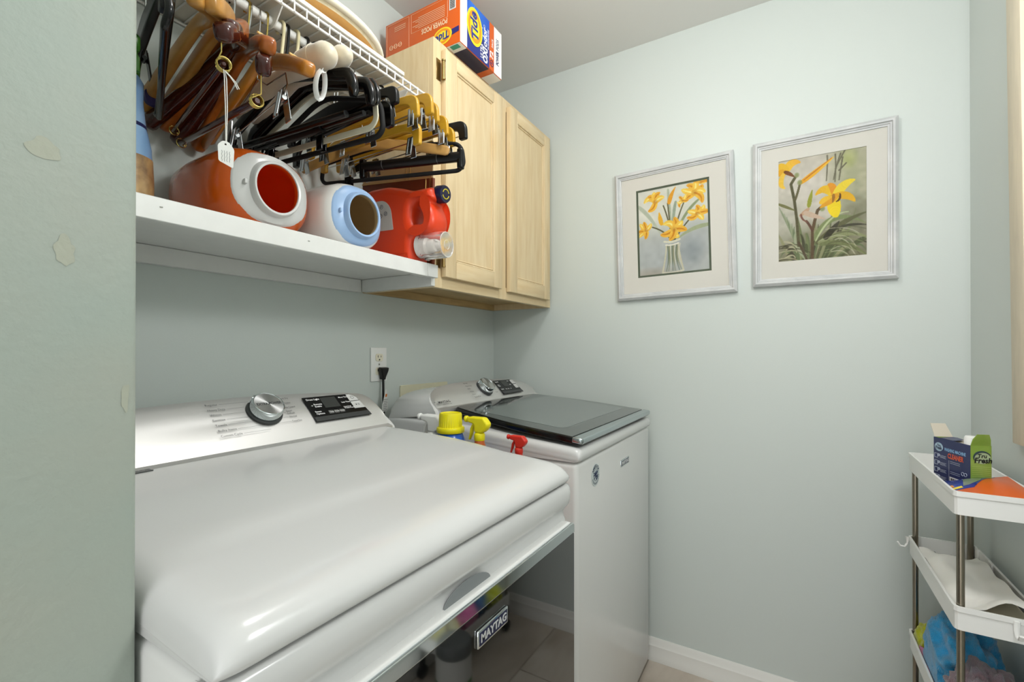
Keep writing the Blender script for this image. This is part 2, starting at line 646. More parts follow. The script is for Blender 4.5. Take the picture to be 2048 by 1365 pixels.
def console(root, xl, xr, P0, Pt, tmax, yback, zbase, prof):
    """sloping control panel: brushed metal face on a white housing; prof = list of (distance from end, t fraction)"""
    e, nrm = console_face(P0, Pt)
    P0 = V((0, P0[1], P0[2]))
    xc = (xl + xr) / 2
    hw = (xr - xl) / 2
    st = []
    for d, f in prof:
        st.append((-hw + min(d, hw - 0.004 + d * 0.001), f))
    st = st + [(-s, f) for s, f in reversed(st)]

    def tt(s, f):
        return (tmax - 0.018 * (abs(s) / 0.3) ** 2) * f

    rings = []
    for s, f in st:
        t = tt(s, f)
        x = xc + s
        q = lambda tv, off: P0 + e * tv + nrm * off + V((x, 0, 0))
        pts = [P0 + V((x, -0.006, -0.006)), P0 + V((x, -0.0055, 0.003)), q(0.012, 0.0), q(0.03, 0.0035)]
        for k in range(1, 8):
            pts.append(q(0.03 + (max(t, 0.034) - 0.03) * k / 7, 0.0035 + 0.004 * math.sin(PI * k / 7)))
        pts += [q(max(t, 0.034) + 0.004, 0.001), q(max(t, 0.034) + 0.004, -0.004), P0 + V((x, 0.02, -0.006))]
        rings.append(pts)
    obj('control_panel', G().loft(rings), STEEL, root, ang=30)
    rings = []
    st2 = [(-hw - 0.016, prof[0][1] * 0.35)] + [(s - 0.010 if s < 0 else s + 0.010, f) for s, f in st] + [(hw + 0.016, prof[0][1] * 0.35)]
    for s, f in st2:
        t = tt(s, f) - 0.002
        x = xc + s
        top = P0 + e * t - nrm * 0.003
        pts = [P0 + V((x, 0.0, -0.012)), P0 + V((x, 0.004, 0.0)), P0 + e * (t * 0.5) - nrm * 0.003 + V((x, 0, 0)), top + V((x, 0, 0)),
               V((x, top.y + 0.02, top.z - 0.004)), V((x, yback - 0.015, top.z - 0.012)), V((x, yback, top.z - 0.03)), V((x, yback, zbase))]
        rings.append(pts)
    obj('console_housing', G().loft(rings), ENAMEL, root, ang=40)
    return e, nrm, lambda x, t, off=0.0095: frame(P0 + e * t + nrm * off + V((x, 0, 0)), (1, 0, 0), e)


def radial_metal(name):
    m = bpy.data.materials.new(name)
    m.use_nodes = True
    nt = m.node_tree
    b = nt.nodes['Principled BSDF']
    b.inputs['Base Color'].default_value = lin((205, 206, 206))
    b.inputs['Metallic'].default_value = 1
    b.inputs['Roughness'].default_value = 0.3
    b.inputs['Anisotropic'].default_value = 0.85
    t = nt.nodes.new('ShaderNodeTangent')
    t.direction_type = 'RADIAL'
    t.axis = 'Z'
    nt.links.new(t.outputs[0], b.inputs['Tangent'])
    return m


RADIAL = radial_metal('radial_brushed_metal')


def knob(root, m, r, words=None):
    g = G().lathe([(r * 1.13, 0), (r * 1.15, 0.002), (r * 1.12, 0.005), (r * 1.02, 0.006), (0.001, 0.006)], 48)
    k = obj('knob_collar', g, DKGREY, root, world=False, lm=WM[root.name].inverted() @ m)
    g = G().lathe([(r, 0.005), (r * 1.02, 0.007), (r * 1.02, 0.022), (r * 0.985, 0.0265), (r * 0.94, 0.0275), (r * 0.92, 0.0262)], 48, cap=False)
    # raised pointer bar on the rim
    g.box((-0.006, r * 0.97, 0.006), (0.006, r * 1.10, 0.024), 0.002, 2, mat=Matrix.Rotation(math.radians(38), 4, 'Z'))
    obj('knob', g, CHROME, root, world=False, lm=WM[root.name].inverted() @ m)
    g = G().lathe([(r * 0.93, 0.0255), (r * 0.915, 0.0262), (0.0004, 0.0262)], 48)
    f = obj('knob_face', g, RADIAL, root, world=False, lm=WM[root.name].inverted() @ m, ang=1)
    if words:
        g = G().text(words, 0.0098, T(0, 0, 0.0265), 'CENTER', bold=0.0002, fit=r * 1.62)
        obj('knob_lettering', g, INK, f, world=False, smooth=False)


dry = thing('clothes_dryer', 'wide white front-loading dryer nearest the camera with a silver control panel', 'dryer', (0.536, 0.77, 0))
DX0, DX1 = 0.193, 0.879
DXC = (DX0 + DX1) / 2
obj('body', G().box((DX0, 0.402, 0.02), (DX1, 1.14, 0.9415), 0.012, 3), ENAMEL2, dry)
for x in (DX0 + 0.05, DX1 - 0.05):
    for y in (0.45, 1.08):
        obj('foot', G().lathe([(0.018, 0.0), (0.02, 0.004), (0.014, 0.012), (0.01, 0.022)], 14, T(x, y, 0)), BLACKP, dry)

# top with rounded edges and a pressed crease along the front
TOP = [(0.392, 0.9455), (0.387, 0.9475), (0.3845, 0.953), (0.3855, 0.960), (0.390, 0.968), (0.398, 0.9755), (0.409, 0.981), (0.424, 0.9845),
       (0.45, 0.9872), (0.49, 0.9905), (0.53, 0.9935), (0.548, 0.9955), (0.560, 0.9985), (0.572, 1.0010), (0.60, 1.0035), (0.66, 1.0085),
       (0.733, 1.0130), (0.82, 1.0165), (0.895, 1.0185), (1.10, 1.0185), (1.135, 1.014), (1.14, 1.005), (1.14, 0.9455)]
rings = []
R_ED = 0.03
for e in (0, 0.0012, 0.004, 0.008, 0.014, 0.021, 0.03, 0.045, 0.065, 0.10):
    drop = R_ED - math.sqrt(max(R_ED ** 2 - (R_ED - min(e, R_ED)) ** 2, 0))
    flat = min(1, max(0, (e - 0.03) / 0.06))
    pr = []
    for y, z in TOP:
        zz = z - drop * (1 if z > 0.978 else max(0, (z - 0.951) / 0.027))
        if 0.53 < y < 0.63:   # crease dies away near the ends
            lin_z = 0.9935 + (y - 0.53) * (1.0060 - 0.9935) / 0.10 - drop
            zz = lin_z + (zz - lin_z) * flat
        yy = y + drop * 0.25 * (1 if y < 0.40 else 0)
        pr.append((yy, zz))
    rings.append((e, pr))
full = [[(DX0 + e, y, z) for y, z in pr] for e, pr in rings] + [[(DX1 - e, y, z) for y, z in pr] for e, pr in reversed(rings)]
obj('top', G().loft(full), ENAMEL, dry, ang=50)

P0d, Ptd = (0, 0.895, 1.0145), (0, 0.895 + 0.743, 1.0145 + 0.669)
PROF = [(0.0, 0.40), (0.0005, 0.62), (0.002, 0.74), (0.005, 0.83), (0.010, 0.90), (0.018, 0.95), (0.030, 0.98), (0.05, 0.995), (0.08, 1.0), (0.16, 1), (0.26, 1), (0.343, 1)]
e_, n_, FD = console(dry, DX0 + 0.006, DX1 - 0.004, P0d, Ptd, 0.142, 1.135, 1.0, PROF)
knob(dry, FD(0.573, 0.092, 0.007), 0.0325, 'EXTRA POWER')
# cycle names and leader lines
g = G()
for k, (w, wd) in enumerate((('Regular', .023), ('Heavy Duty', .033), ('Whites', .021), ('Sanitize', .023), ('Towels', .021), ('Bulky Items', .034), ('Custom Cycle', .040))):
    t = 0.1235 - k * 0.0135
    g.text(w, 0.0078, FD(0.466, t), 'LEFT', fit=wd)
    rk = 0.0385 + 0.002 * (k in (1, 2))
    x1 = 0.573 - math.sqrt(max(rk ** 2 - (t - 0.092) ** 2, 0)) if abs(t - 0.092) < rk else 0.565
    m = FD(0.466 + wd + 0.003, t)
    ln = max(x1 - (0.466 + wd + 0.003), 0.006)
    g.add([(0, -.00025, 0), (ln, -.00025, 0), (ln, .00025, 0), (0, .00025, 0)], [(0, 1, 2, 3)], m)
for w, t, wd in (('Quick Dry', 0.1235, .022), ('Delicates', 0.1100, .021), ('Wrinkle Control', 0.0965, .033), ('Steam\nRefresh', 0.0825, .017), ('Normal', 0.069, .017), ('Timed Dry', 0.0555, .023)):
    xx = 0.6185 if w != 'Wrinkle Control' else 0.612
    g.text(w, 0.0070, FD(xx, t), 'LEFT', fit=wd)
    rk = 0.0385
    x0 = 0.573 + math.sqrt(max(rk ** 2 - (t - 0.092) ** 2, 0)) if abs(t - 0.092) < rk else 0.584
    ln = max(xx - 0.002 - x0, 0.002)
    g.add([(0, -.00025, 0), (ln, -.00025, 0), (ln, .00025, 0), (0, .00025, 0)], [(0, 1, 2, 3)], FD(x0, t))
obj('cycle_lettering', g, INK, dry, smooth=False)
# display
g = G().plate([[(0.673, 0.1195), (0.803, 0.1185), (0.815, 0.114), (0.8235, 0.104), (0.833, 0.0425), (0.673, 0.0425)]], 0.001, 0.0003, FD(0, 0, 0.0095))
disp = obj('display_panel', g, BLACKG, dry)
obj('display_window', G().plate([[(0.717, 0.114), (0.760, 0.114), (0.760, 0.081), (0.717, 0.081)]], 0.0006, 0, FD(0, 0, 0.0103)), M('display_grey', (56, 58, 56), 0.25), disp)
obj('display_stripe', G().plate([[(0.674, 0.0565), (0.8305, 0.0565), (0.8325, 0.0435), (0.674, 0.0435)]], 0.0006, 0, FD(0, 0, 0.0103)), DKGREY, disp)
obj('button', G().plate([[(0.795, 0.094), (0.8235, 0.094), (0.8215, 0.104), (0.8135, 0.1125), (0.804, 0.1165), (0.795, 0.1165)]], 0.001, 0.0003, FD(0, 0, 0.0104)), M('button_grey', (200, 200, 198), 0.4), disp)
obj('button', G().plate([[(0.795, 0.068), (0.828, 0.068), (0.8245, 0.092), (0.795, 0.092)]], 0.001, 0.0003, FD(0, 0, 0.0104)), MATS['button_grey'], disp)
for k in range(3):
    obj('soft_key', G().plate([[(0.718 + k * .0155, 0.0615), (0.731 + k * .0155, 0.0615), (0.731 + k * .0155, 0.0715), (0.718 + k * .0155, 0.0715)]], 0.0006, 0, FD(0, 0, 0.0103)), M('soft_key_grey', (92, 92, 90), 0.4), disp)
g = G()
for w, x, t, s in (('Drum Light', 0.679, 0.110, 0.0075), ('Remote\nEnable', 0.691, 0.0905, 0.0068), ('Steam\nOptions', 0.683, 0.068, 0.0068), ('More Time', 0.768, 0.1085, 0.0062),
                   ('Less Time', 0.768, 0.092, 0.0062), ('Cycle Signal\nWrinkle Prevent', 0.766, 0.0745, 0.0046), ('Temp', 0.720, 0.0665, 0.0050), ('Dryness', 0.7345, 0.0665, 0.0040), ('Wrinkle', 0.750, 0.0665, 0.0040)):
    g.text(w, s, FD(x, t, 0.0110), 'LEFT', bold=0.00015)
for k in range(3):
    g.sweep([FD(0.6855, 0.089, 0.0110) @ V(((.0008 + .0012 * k) * math.cos(q), (.0008 + .0012 * k) * math.sin(q), 0)) for q in np.linspace(.6, 2.5, 7)], 0.0003, n=4)
obj('display_lettering', g, WHITEINK, disp, smooth=False)
g = G()
pc = FD(0.808, 0.105, 0.0111)
g.sweep([pc @ V((0.0048 * math.cos(a), 0.0048 * math.sin(a), 0)) for a in [PI * 0.5 + 0.5 + k * (2 * PI - 1.0) / 14 for k in range(15)]], 0.0004, n=5)
g.sweep([pc @ V((0, 0.0012, 0)), pc @ V((0, 0.0055, 0))], 0.0004, n=5)
pc = FD(0.805, 0.080, 0.0111)
g.add([(0, -.003, 0), (.005, 0, 0), (0, .003, 0)], [(0, 1, 2)], pc)
for k in (0.0075, 0.010):
    g.add([(k, -.003, 0), (k + .001, -.003, 0), (k + .001, .003, 0), (k, .003, 0)], [(0, 1, 2, 3)], pc)
obj('button_symbol', g, INK, disp, smooth=False)
# dark badge on the top, half hidden by the wall end
bd = obj('badge', G().box((0.245, 0.880, 1.0178), (0.343, 0.903, 1.0196), 0.0006, 1), M('badge_grey', (70, 72, 72), 0.35), dry)
obj('badge_lettering', G().text('MAYTAG', 0.013, frame((0.335, 0.8905, 1.0198), (1, 0, 0), (0, 1, 0)), 'RIGHT', bold=0.0003), M('badge_ink', (150, 150, 150), 0.4), bd, smooth=False)

# front: bulged band, hand recess, door
prof = [(0.41, 0.9405), (0.394, 0.9405), (0.389, 0.938), (0.386, 0.933), (0.3845, 0.925), (0.3845, 0.912), (0.387, 0.902), (0.392, 0.895), (0.3975, 0.889), (0.400, 0.881), (0.400, 0.874), (0.3965, 0.8685), (0.3955, 0.862), (0.41, 0.862)]
rings = []
for e in (0, 0.001, 0.004, 0.010, 0.02):
    k = 0.010 - math.sqrt(max(0.01 ** 2 - (0.01 - min(e, 0.01)) ** 2, 0))
    rings.append((e, [(y + k, z) for y, z in prof]))
full = [[(DX0 + e, y, z) for y, z in pr] for e, pr in rings] + [[(DX1 - e, y, z) for y, z in pr] for e, pr in reversed(rings)]
obj('front_panel', G().loft(full), ENAMEL, dry, ang=50)
obj('finger_recess_shade', G().plate([[(0.055 * math.cos(a), 0.018 * math.sin(a)) for a in [PI * k / 16 for k in range(17)]]], 0.002, 0.0006,
                               frame((DXC, 0.3942, 0.8665), (1, 0, 0), (0, 0.16, 1))), M('recess_shade_grey', (128, 132, 133), 0.25), dry)  # flat plate; its grey stands in for shade inside the scoop
dx0, dx1 = DX0 + 0.006, DX1 - 0.002
oc = [(p.x, p.y) for p in rounded([V((dx0, 0.17, 0)), V((dx1, 0.17, 0)), V((dx1, 0.867, 0)), V((dx0, 0.867, 0))], [0.02, 0.02, 0.022, 0.022], 6)]
fr = frame((0, 0, 0), (1, 0, 0), (0, 0, 1))
door = obj('door', G().plate([oc], 0.020, 0.004, Matrix.Translation((0, 0.3915, 0)) @ fr), ENAMEL2, dry)
ic = [(dx0 + 0.004, 0.843), (dx1 - 0.003, 0.843)] + [(p.x, p.y) for p in rounded([V((dx1 - 0.003, 0.843, 0)), V((dx1 - 0.003, 0.864, 0)), V((dx0 + 0.004, 0.864, 0)), V((dx0 + 0.004, 0.843, 0))], [0, 0.016, 0.016, 0], 5)]
obj('door_handle_strip', G().plate([ic[2:]], 0.006, 0.0015, Matrix.Translation((0, 0.3795, 0)) @ fr), CHROME, door)
obj('door_glass', G().plate([rrect(dx0 + 0.004, 0.175, dx1 - 0.003, 0.8425, 0.004)], 0.005, 0.0008, Matrix.Translation((0, 0.380, 0)) @ fr), DKGLASS, door)


def front_badge(root, parent, x0, x1, z0, z1, y, size):
    fb = obj('badge', G().box((x0, y, z0), (x1, y + 0.004, z1), 0.0016, 2), CHROME, parent)
    obj('badge_plate', G().box((x0 + 0.003, y - 0.0006, z0 + 0.003), (x1 - 0.003, y + 0.001, z1 - 0.003), 0.0004, 1), M('badge_navy', (24, 30, 62), 0.3), fb)
    obj('badge_lettering', G().text('MAYTAG', size, frame(((x0 + x1) / 2, y - 0.0008, (z0 + z1) / 2), (1, 0, 0), (0, 0, 1)), 'CENTER', bold=0.0004, fit=(x1 - x0) * 0.84, ext=0.0003), WHITEINK if False else M('badge_silver_letters', (225, 226, 226), 0.3, 0.4), fb, smooth=False)


front_badge(dry, door, 0.530, 0.610, 0.7935, 0.8185, 0.3735, 0.0165)

# ================================================================== WASHER
wsh = thing('washing_machine', 'white top-loading washing machine with a smoked glass lid in the far corner', 'washing machine', (1.448, 0.81, 0))
WX0, WX1 = 1.098, 1.798
WXC = (WX0 + WX1) / 2
obj('body', G().box((WX0, 0.466, 0.03), (WX1, 1.14, 0.9235), 0.014, 4), ENAMEL2, wsh)
for x in (WX0 + 0.05, WX1 - 0.05):
    for y in (0.52, 1.08):
        obj('foot', G().lathe([(0.018, 0.0), (0.02, 0.004), (0.014, 0.016), (0.01, 0.032)], 14, T(x, y, 0)), BLACKP, wsh)
DECK = [(0.468, 0.9255), (0.461, 0.928), (0.4575, 0.935), (0.4570, 0.944), (0.460, 0.953), (0.467, 0.9585), (0.480, 0.961), (0.60, 0.970), (0.75, 0.983), (0.92, 0.999), (1.10, 1.0), (1.14, 0.995), (1.14, 0.9255)]
rings = []
R2 = 0.018
for e in (0, 0.001, 0.003, 0.007, 0.012, 0.018, 0.03):
    drop = R2 - math.sqrt(max(R2 ** 2 - (R2 - min(e, R2)) ** 2, 0))
    rings.append((e, [(y + (drop * 0.4 if y < 0.47 else 0), z - drop * max(0, min(1, (z - 0.932) / 0.026))) for y, z in DECK]))
full = [[(WX0 + e, y, z) for y, z in pr] for e, pr in rings] + [[(WX1 - e, y, z) for y, z in pr] for e, pr in reversed(rings)]
obj('deck', G().loft(full), ENAMEL, wsh, ang=50)
# lid
e_l = V((0, 0.455, 0.047)).normalized()
LID = lambda off=0.0: frame(V((0, 0.462, 0.9655)) + V((0, -e_l.z, e_l.y)) * off, (1, 0, 0), e_l)
lid_o = [(p.x, p.y) for p in rounded([V((1.112, 0.0, 0)), V((1.784, 0.0, 0)), V((1.776, 0.25, 0)), V((1.715, 0.470, 0)), V((1.18, 0.470, 0)), V((1.120, 0.25, 0))],
                                     [0.012, 0.012, 0.10, 0.03, 0.03, 0.10], 6)]
lid = obj('lid', G().plate([lid_o], 0.017, 0.003, LID(0.010)), M('lid_edge_black', (16, 17, 17), 0.15), wsh)
lid_g = [(p.x, p.y) for p in rounded([V((1.117, 0.028, 0)), V((1.779, 0.028, 0)), V((1.772, 0.25, 0)), V((1.712, 0.466, 0)), V((1.183, 0.466, 0)), V((1.124, 0.25, 0))],
                                     [0.004, 0.004, 0.10, 0.03, 0.03, 0.10], 6)]
obj('lid_glass', G().plate([lid_g], 0.002, 0.0006, LID(0.0192)), LIDGLASS, lid)
obj('lid_window', G().plate([rrect(1.185, 0.085, 1.735, 0.40, 0.03)], 0.0008, 0.0002, LID(0.0203)), LIDWIN, lid)
hs = [(p.x, p.y) for p in rounded([V((1.110, -0.004, 0)), V((1.786, -0.004, 0)), V((1.785, 0.026, 0)), V((1.111, 0.026, 0))], [0.012, 0.012, 0.003, 0.003], 5)]
obj('lid_handle', G().plate([hs], 0.016, 0.005, LID(0.0125)), M('satin_aluminium', (186, 196, 199), 0.22, 0.95), lid)
PROFW = [(0.0, 0.28), (0.002, 0.42), (0.006, 0.55), (0.014, 0.67), (0.026, 0.78), (0.042, 0.87), (0.065, 0.94), (0.10, 0.985), (0.15, 1.0), (0.24, 1.0), (0.345, 1)]
P0w, Ptw = (0, 0.935, 1.0245), (0, 0.935 + 0.743, 1.0245 + 0.669)
e_, n_, FW = console(wsh, WX0 + 0.020, WX1 - 0.030, P0w, Ptw, 0.110, 1.135, 0.99, PROFW)
knob(wsh, FW(1.427, 0.064, 0.007), 0.031)
g = G().plate([[(1.515, 0.0945), (1.638, 0.0935), (1.650, 0.089), (1.657, 0.078), (1.664, 0.0215), (1.515, 0.0215)]], 0.001, 0.0003, FW(0, 0, 0.0095))
dp = obj('display_panel', g, BLACKG, wsh)
obj('display_window', G().plate([[(1.560, 0.089), (1.600, 0.089), (1.600, 0.058), (1.560, 0.058)]], 0.0006, 0, FW(0, 0, 0.0103)), MATS['display_grey'], dp)
obj('display_stripe', G().plate([[(1.516, 0.034), (1.662, 0.034), (1.663, 0.0225), (1.516, 0.0225)]], 0.0006, 0, FW(0, 0, 0.0103)), DKGREY, dp)
for x, t in ((1.640, 0.079), (1.640, 0.055)):
    obj('button', G().plate([rrect(x - 0.008, t - 0.0105, x + 0.016, t + 0.0105, 0.003)], 0.001, 0.0003, FW(0, 0, 0.0104)), MATS['button_grey'], dp)
g = G()
for w, x, t, q in (('Deep Fill', 1.520, 0.085, 0.0062), ('Extra\nPower', 1.520, 0.066, 0.0058), ('Options', 1.520, 0.046, 0.0058), ('Temp', 1.552, 0.045, 0.005), ('Spin', 1.570, 0.045, 0.005), ('Soil', 1.588, 0.045, 0.005), ('Delay', 1.606, 0.085, 0.005), ('Rinse', 1.606, 0.066, 0.005)):
    g.text(w, q, FW(x, t, 0.0108), 'LEFT', bold=0.0002)
obj('display_lettering', g, WHITEINK, dp, smooth=False)
g = G()
for k, w in enumerate(('Normal', 'Heavy Duty', 'Bulky', 'Whites', 'Colors', 'Quick Wash')):
    g.text(w, 0.0075, FW(1.325, 0.095 - k * .0135, 0.0100), 'LEFT')
for k, w in enumerate(('Delicates', 'Rinse', 'Soak', 'Wool', 'Clean')):
    g.text(w, 0.0072, FW(1.470, 0.095 - k * .0145, 0.0100), 'LEFT')
g.text('MAYTAG', 0.0135, FW(1.128, 0.026, 0.0098), 'LEFT', bold=0.0003, fit=0.058)
g.text('COMMERCIAL', 0.005, FW(1.142, 0.0155, 0.0098), 'LEFT', fit=0.045)
obj('cycle_lettering', g, INK, wsh, smooth=False)
front_badge(wsh, wsh, 1.447, 1.533, 0.839, 0.8605, 0.4635, 0.015)
# round sticker with an eagle-like flag emblem
sk = obj('sticker', G().plate([ell(0, 0, 0.031, 0.031)], 0.0008, 0.0002, frame((1.226, 0.4652, 0.867), (1, 0, 0), (0, 0, 1))), M('sticker_pale', (205, 214, 214), 0.4), wsh)
fs = frame((1.226, 0.4645, 0.867), (1, 0, 0), (0, 0, 1))
g = G()
for k, ch in enumerate('AMERICA'):
    a = math.radians(148 - k * 19.5)
    g.text(ch, 0.0125, fs @ T(0.0235 * math.cos(a), 0.0235 * math.sin(a), 0) @ Matrix.Rotation(a - PI / 2, 4, 'Z'), 'CENTER', bold=0.0005)
for k in range(14):
    a = math.radians(200 + k * 11)
    g.add([(0.022 * math.cos(a), 0.022 * math.sin(a), 0), (0.027 * math.cos(a), 0.027 * math.sin(a), 0), (0.027 * math.cos(a + .1), 0.027 * math.sin(a + .1), 0), (0.022 * math.cos(a + .1), 0.022 * math.sin(a + .1), 0)], [(0, 1, 2, 3)], fs)
for pts in ([(-.011, .007), (.002, -.003), (.012, -.012)], [(.011, .008), (0, -.001), (-.011, -.011)], [(-.013, -.001), (-.004, .004), (.004, .012)], [(.003, -.014), (.008, -.006), (.014, -.002)]):
    g.sweep([fs @ V((x, y, 0)) for x, y in pts], [0.0017, 0.0022, 0.001], n=6)
g.sweep([fs @ V((0.0165 * math.cos(2 * PI * k / 24), 0.0165 * math.sin(2 * PI * k / 24), 0)) for k in range(24)], 0.0006, n=5, closed=True)
obj('sticker_print', g, M('sticker_ink', (44, 56, 82), 0.5), sk, smooth=False)

# ================================================================== WALL PLATES AND CORD
ol = thing('wall_outlet', 'white duplex outlet plate on the wall above the dryer', 'outlet', (1.128, YB, 1.166))
obj('plate', G().box((1.0925, YB - 0.006, 1.108), (1.1635, YB - 0.0003, 1.2235), 0.0022, 2), WHITEP, ol)
rp_m = M('receptacle_cream', (232, 226, 205), 0.35)
for zc in (1.1895, 1.1425):
    r_ = obj('receptacle', G().plate([[(p.x, p.y) for p in rounded([V((-.0165, -.013, 0)), V((.0165, -.013, 0)), V((.0165, .013, 0)), V((-.0165, .013, 0))], .009, 5)]],
                                     0.003, 0.0006, frame((1.128, YB - 0.0065, zc), (1, 0, 0), (0, 0, 1))), rp_m, ol)
    g = G()
    for dx, h in ((-.0065, .008), (.0065, .0065)):
        g.box((1.128 + dx - .001, YB - 0.0085, zc + 0.0035 - h / 2), (1.128 + dx + .001, YB - 0.0078, zc + 0.0035 + h / 2))
    g.plate([ell(0, 0, .0024, .0026, 12)], 0.0006, 0, frame((1.128, YB - 0.0083, zc - 0.0075), (1, 0, 0), (0, 0, 1)))
    obj('slots', g, BLACKP, r_, smooth=False)
obj('screw', G().plate([ell(0, 0, .003, .003, 12)], 0.0014, 0.0004, frame((1.128, YB - 0.0066, 1.166), (1, 0, 0), (0, 0, 1))), M('screw_grey', (150, 148, 140), 0.4, 0.6), ol)

cord = thing('power_cord', 'black power cord plugged into the white outlet, with a warning tag', 'power cord', (1.132, YB - 0.02, 1.14))
pts = [(1.132, YB - 0.006, 1.148), (1.132, YB - 0.018, 1.148), (1.133, YB - 0.034, 1.146)]
g = G().plate([[(p.x, p.y) for p in rounded([V((-.017, .016, 0)), V((.017, .016, 0)), V((.016, .004, 0)), V((.007, -.018, 0)), V((.007, -.026, 0)), V((-.007, -.026, 0)), V((-.007, -.018, 0)), V((-.016, .004, 0))], .004, 3)]],
              0.020, 0.004, frame((1.133, YB - 0.021, 1.140), (1, 0, 0), (0, -0.15, 1)))
obj('plug', g, BLACKP, cord)
cp = [V((1.133, YB - 0.020, 1.118)), V((1.132, YB - 0.022, 1.09)), V((1.130, YB - 0.024, 1.05)), V((1.128, YB - 0.03, 1.0)), V((1.10, YB - 0.04, 0.93)), V((1.04, YB - 0.045, 0.82)), V((0.96, YB - 0.05, 0.76)), V((0.80, YB - 0.055, 0.74))]
obj('cord', G().sweep(rounded(cp, 0.05, 6, closed=False), 0.0042, n=10), BLACKP, cord)
tg = obj('warning_tag', G().plate([[(p.x, p.y) for p in rounded([V((-.003, .042, 0)), V((.003, .042, 0)), V((.016, -.02, 0)), V((.012, -.036, 0)), V((-.014, -.034, 0)), V((-.016, -.015, 0))], .006, 3)]],
                                  0.0006, 0, frame((1.128, YB - 0.036, 1.040), (1, 0.15, 0), (0, -0.1, 1))), M('tag_paper', (228, 228, 224), 0.6), cord)
g = G()
ft = frame((1.128, YB - 0.0368, 1.040), (1, 0.15, 0), (0, -0.1, 1))
for k in range(7):
    g.add([(-.012 + .002 * (k % 3), .006 - k * .006, 0), (.011 - .002 * (k % 2), .006 - k * .006, 0), (.011 - .002 * (k % 2), .0078 - k * .006, 0), (-.012 + .002 * (k % 3), .0078 - k * .006, 0)], [(0, 1, 2, 3)], ft)
obj('tag_print', g, M('tag_ink', (120, 122, 122), 0.6), tg, smooth=False)
obj('tag_mark', G().add([(-.004, .016, 0), (.005, .016, 0), (.006, .026, 0), (-.003, .026, 0)], [(0, 1, 2, 3)], ft), M('tag_orange', (214, 120, 50), 0.6), tg, smooth=False)

wb = thing('washer_outlet_box', 'ivory recessed valve box in the wall behind the washing machine', 'valve box', (1.364, YB, 0.97))
o_ = rrect(1.23, 0.86, 1.498, 1.0865, 0.006)
i_ = rrect(1.262, 0.89, 1.466, 1.052, 0.006)
obj('face_plate', G().plate([o_, i_[::-1]], 0.006, 0.0012, frame((0, YB - 0.0036, 0), (1, 0, 0), (0, 0, 1))), IVORYP, wb)
obj('recess_back', G().box((1.262, YB - 0.0018, 0.89), (1.466, YB - 0.0004, 1.052)), M('recess_shadow_plastic', (120, 116, 98), 0.6), wb)  # shallow back, coloured dark to give the shadow of a deep box
for x, c in ((1.30, (34, 34, 36)), (1.42, (34, 34, 36))):
    v_ = obj('valve', G().cyl((x, YB - 0.002, 1.0), (x, YB - 0.045, 1.0), 0.011, 12).box((x - 0.02, YB - 0.05, 1.0 + 0.008), (x + 0.02, YB - 0.035, 1.022), 0.003, 2), DKGREY, wb)
    obj('hose', G().sweep([(x, YB - 0.035, 0.99), (x, YB - 0.036, 0.95), (x + 0.005, YB - 0.036, 0.88), (x, YB - 0.036, 0.80)], 0.009, n=10), BLACKP, v_)

# ================================================================== PICTURES


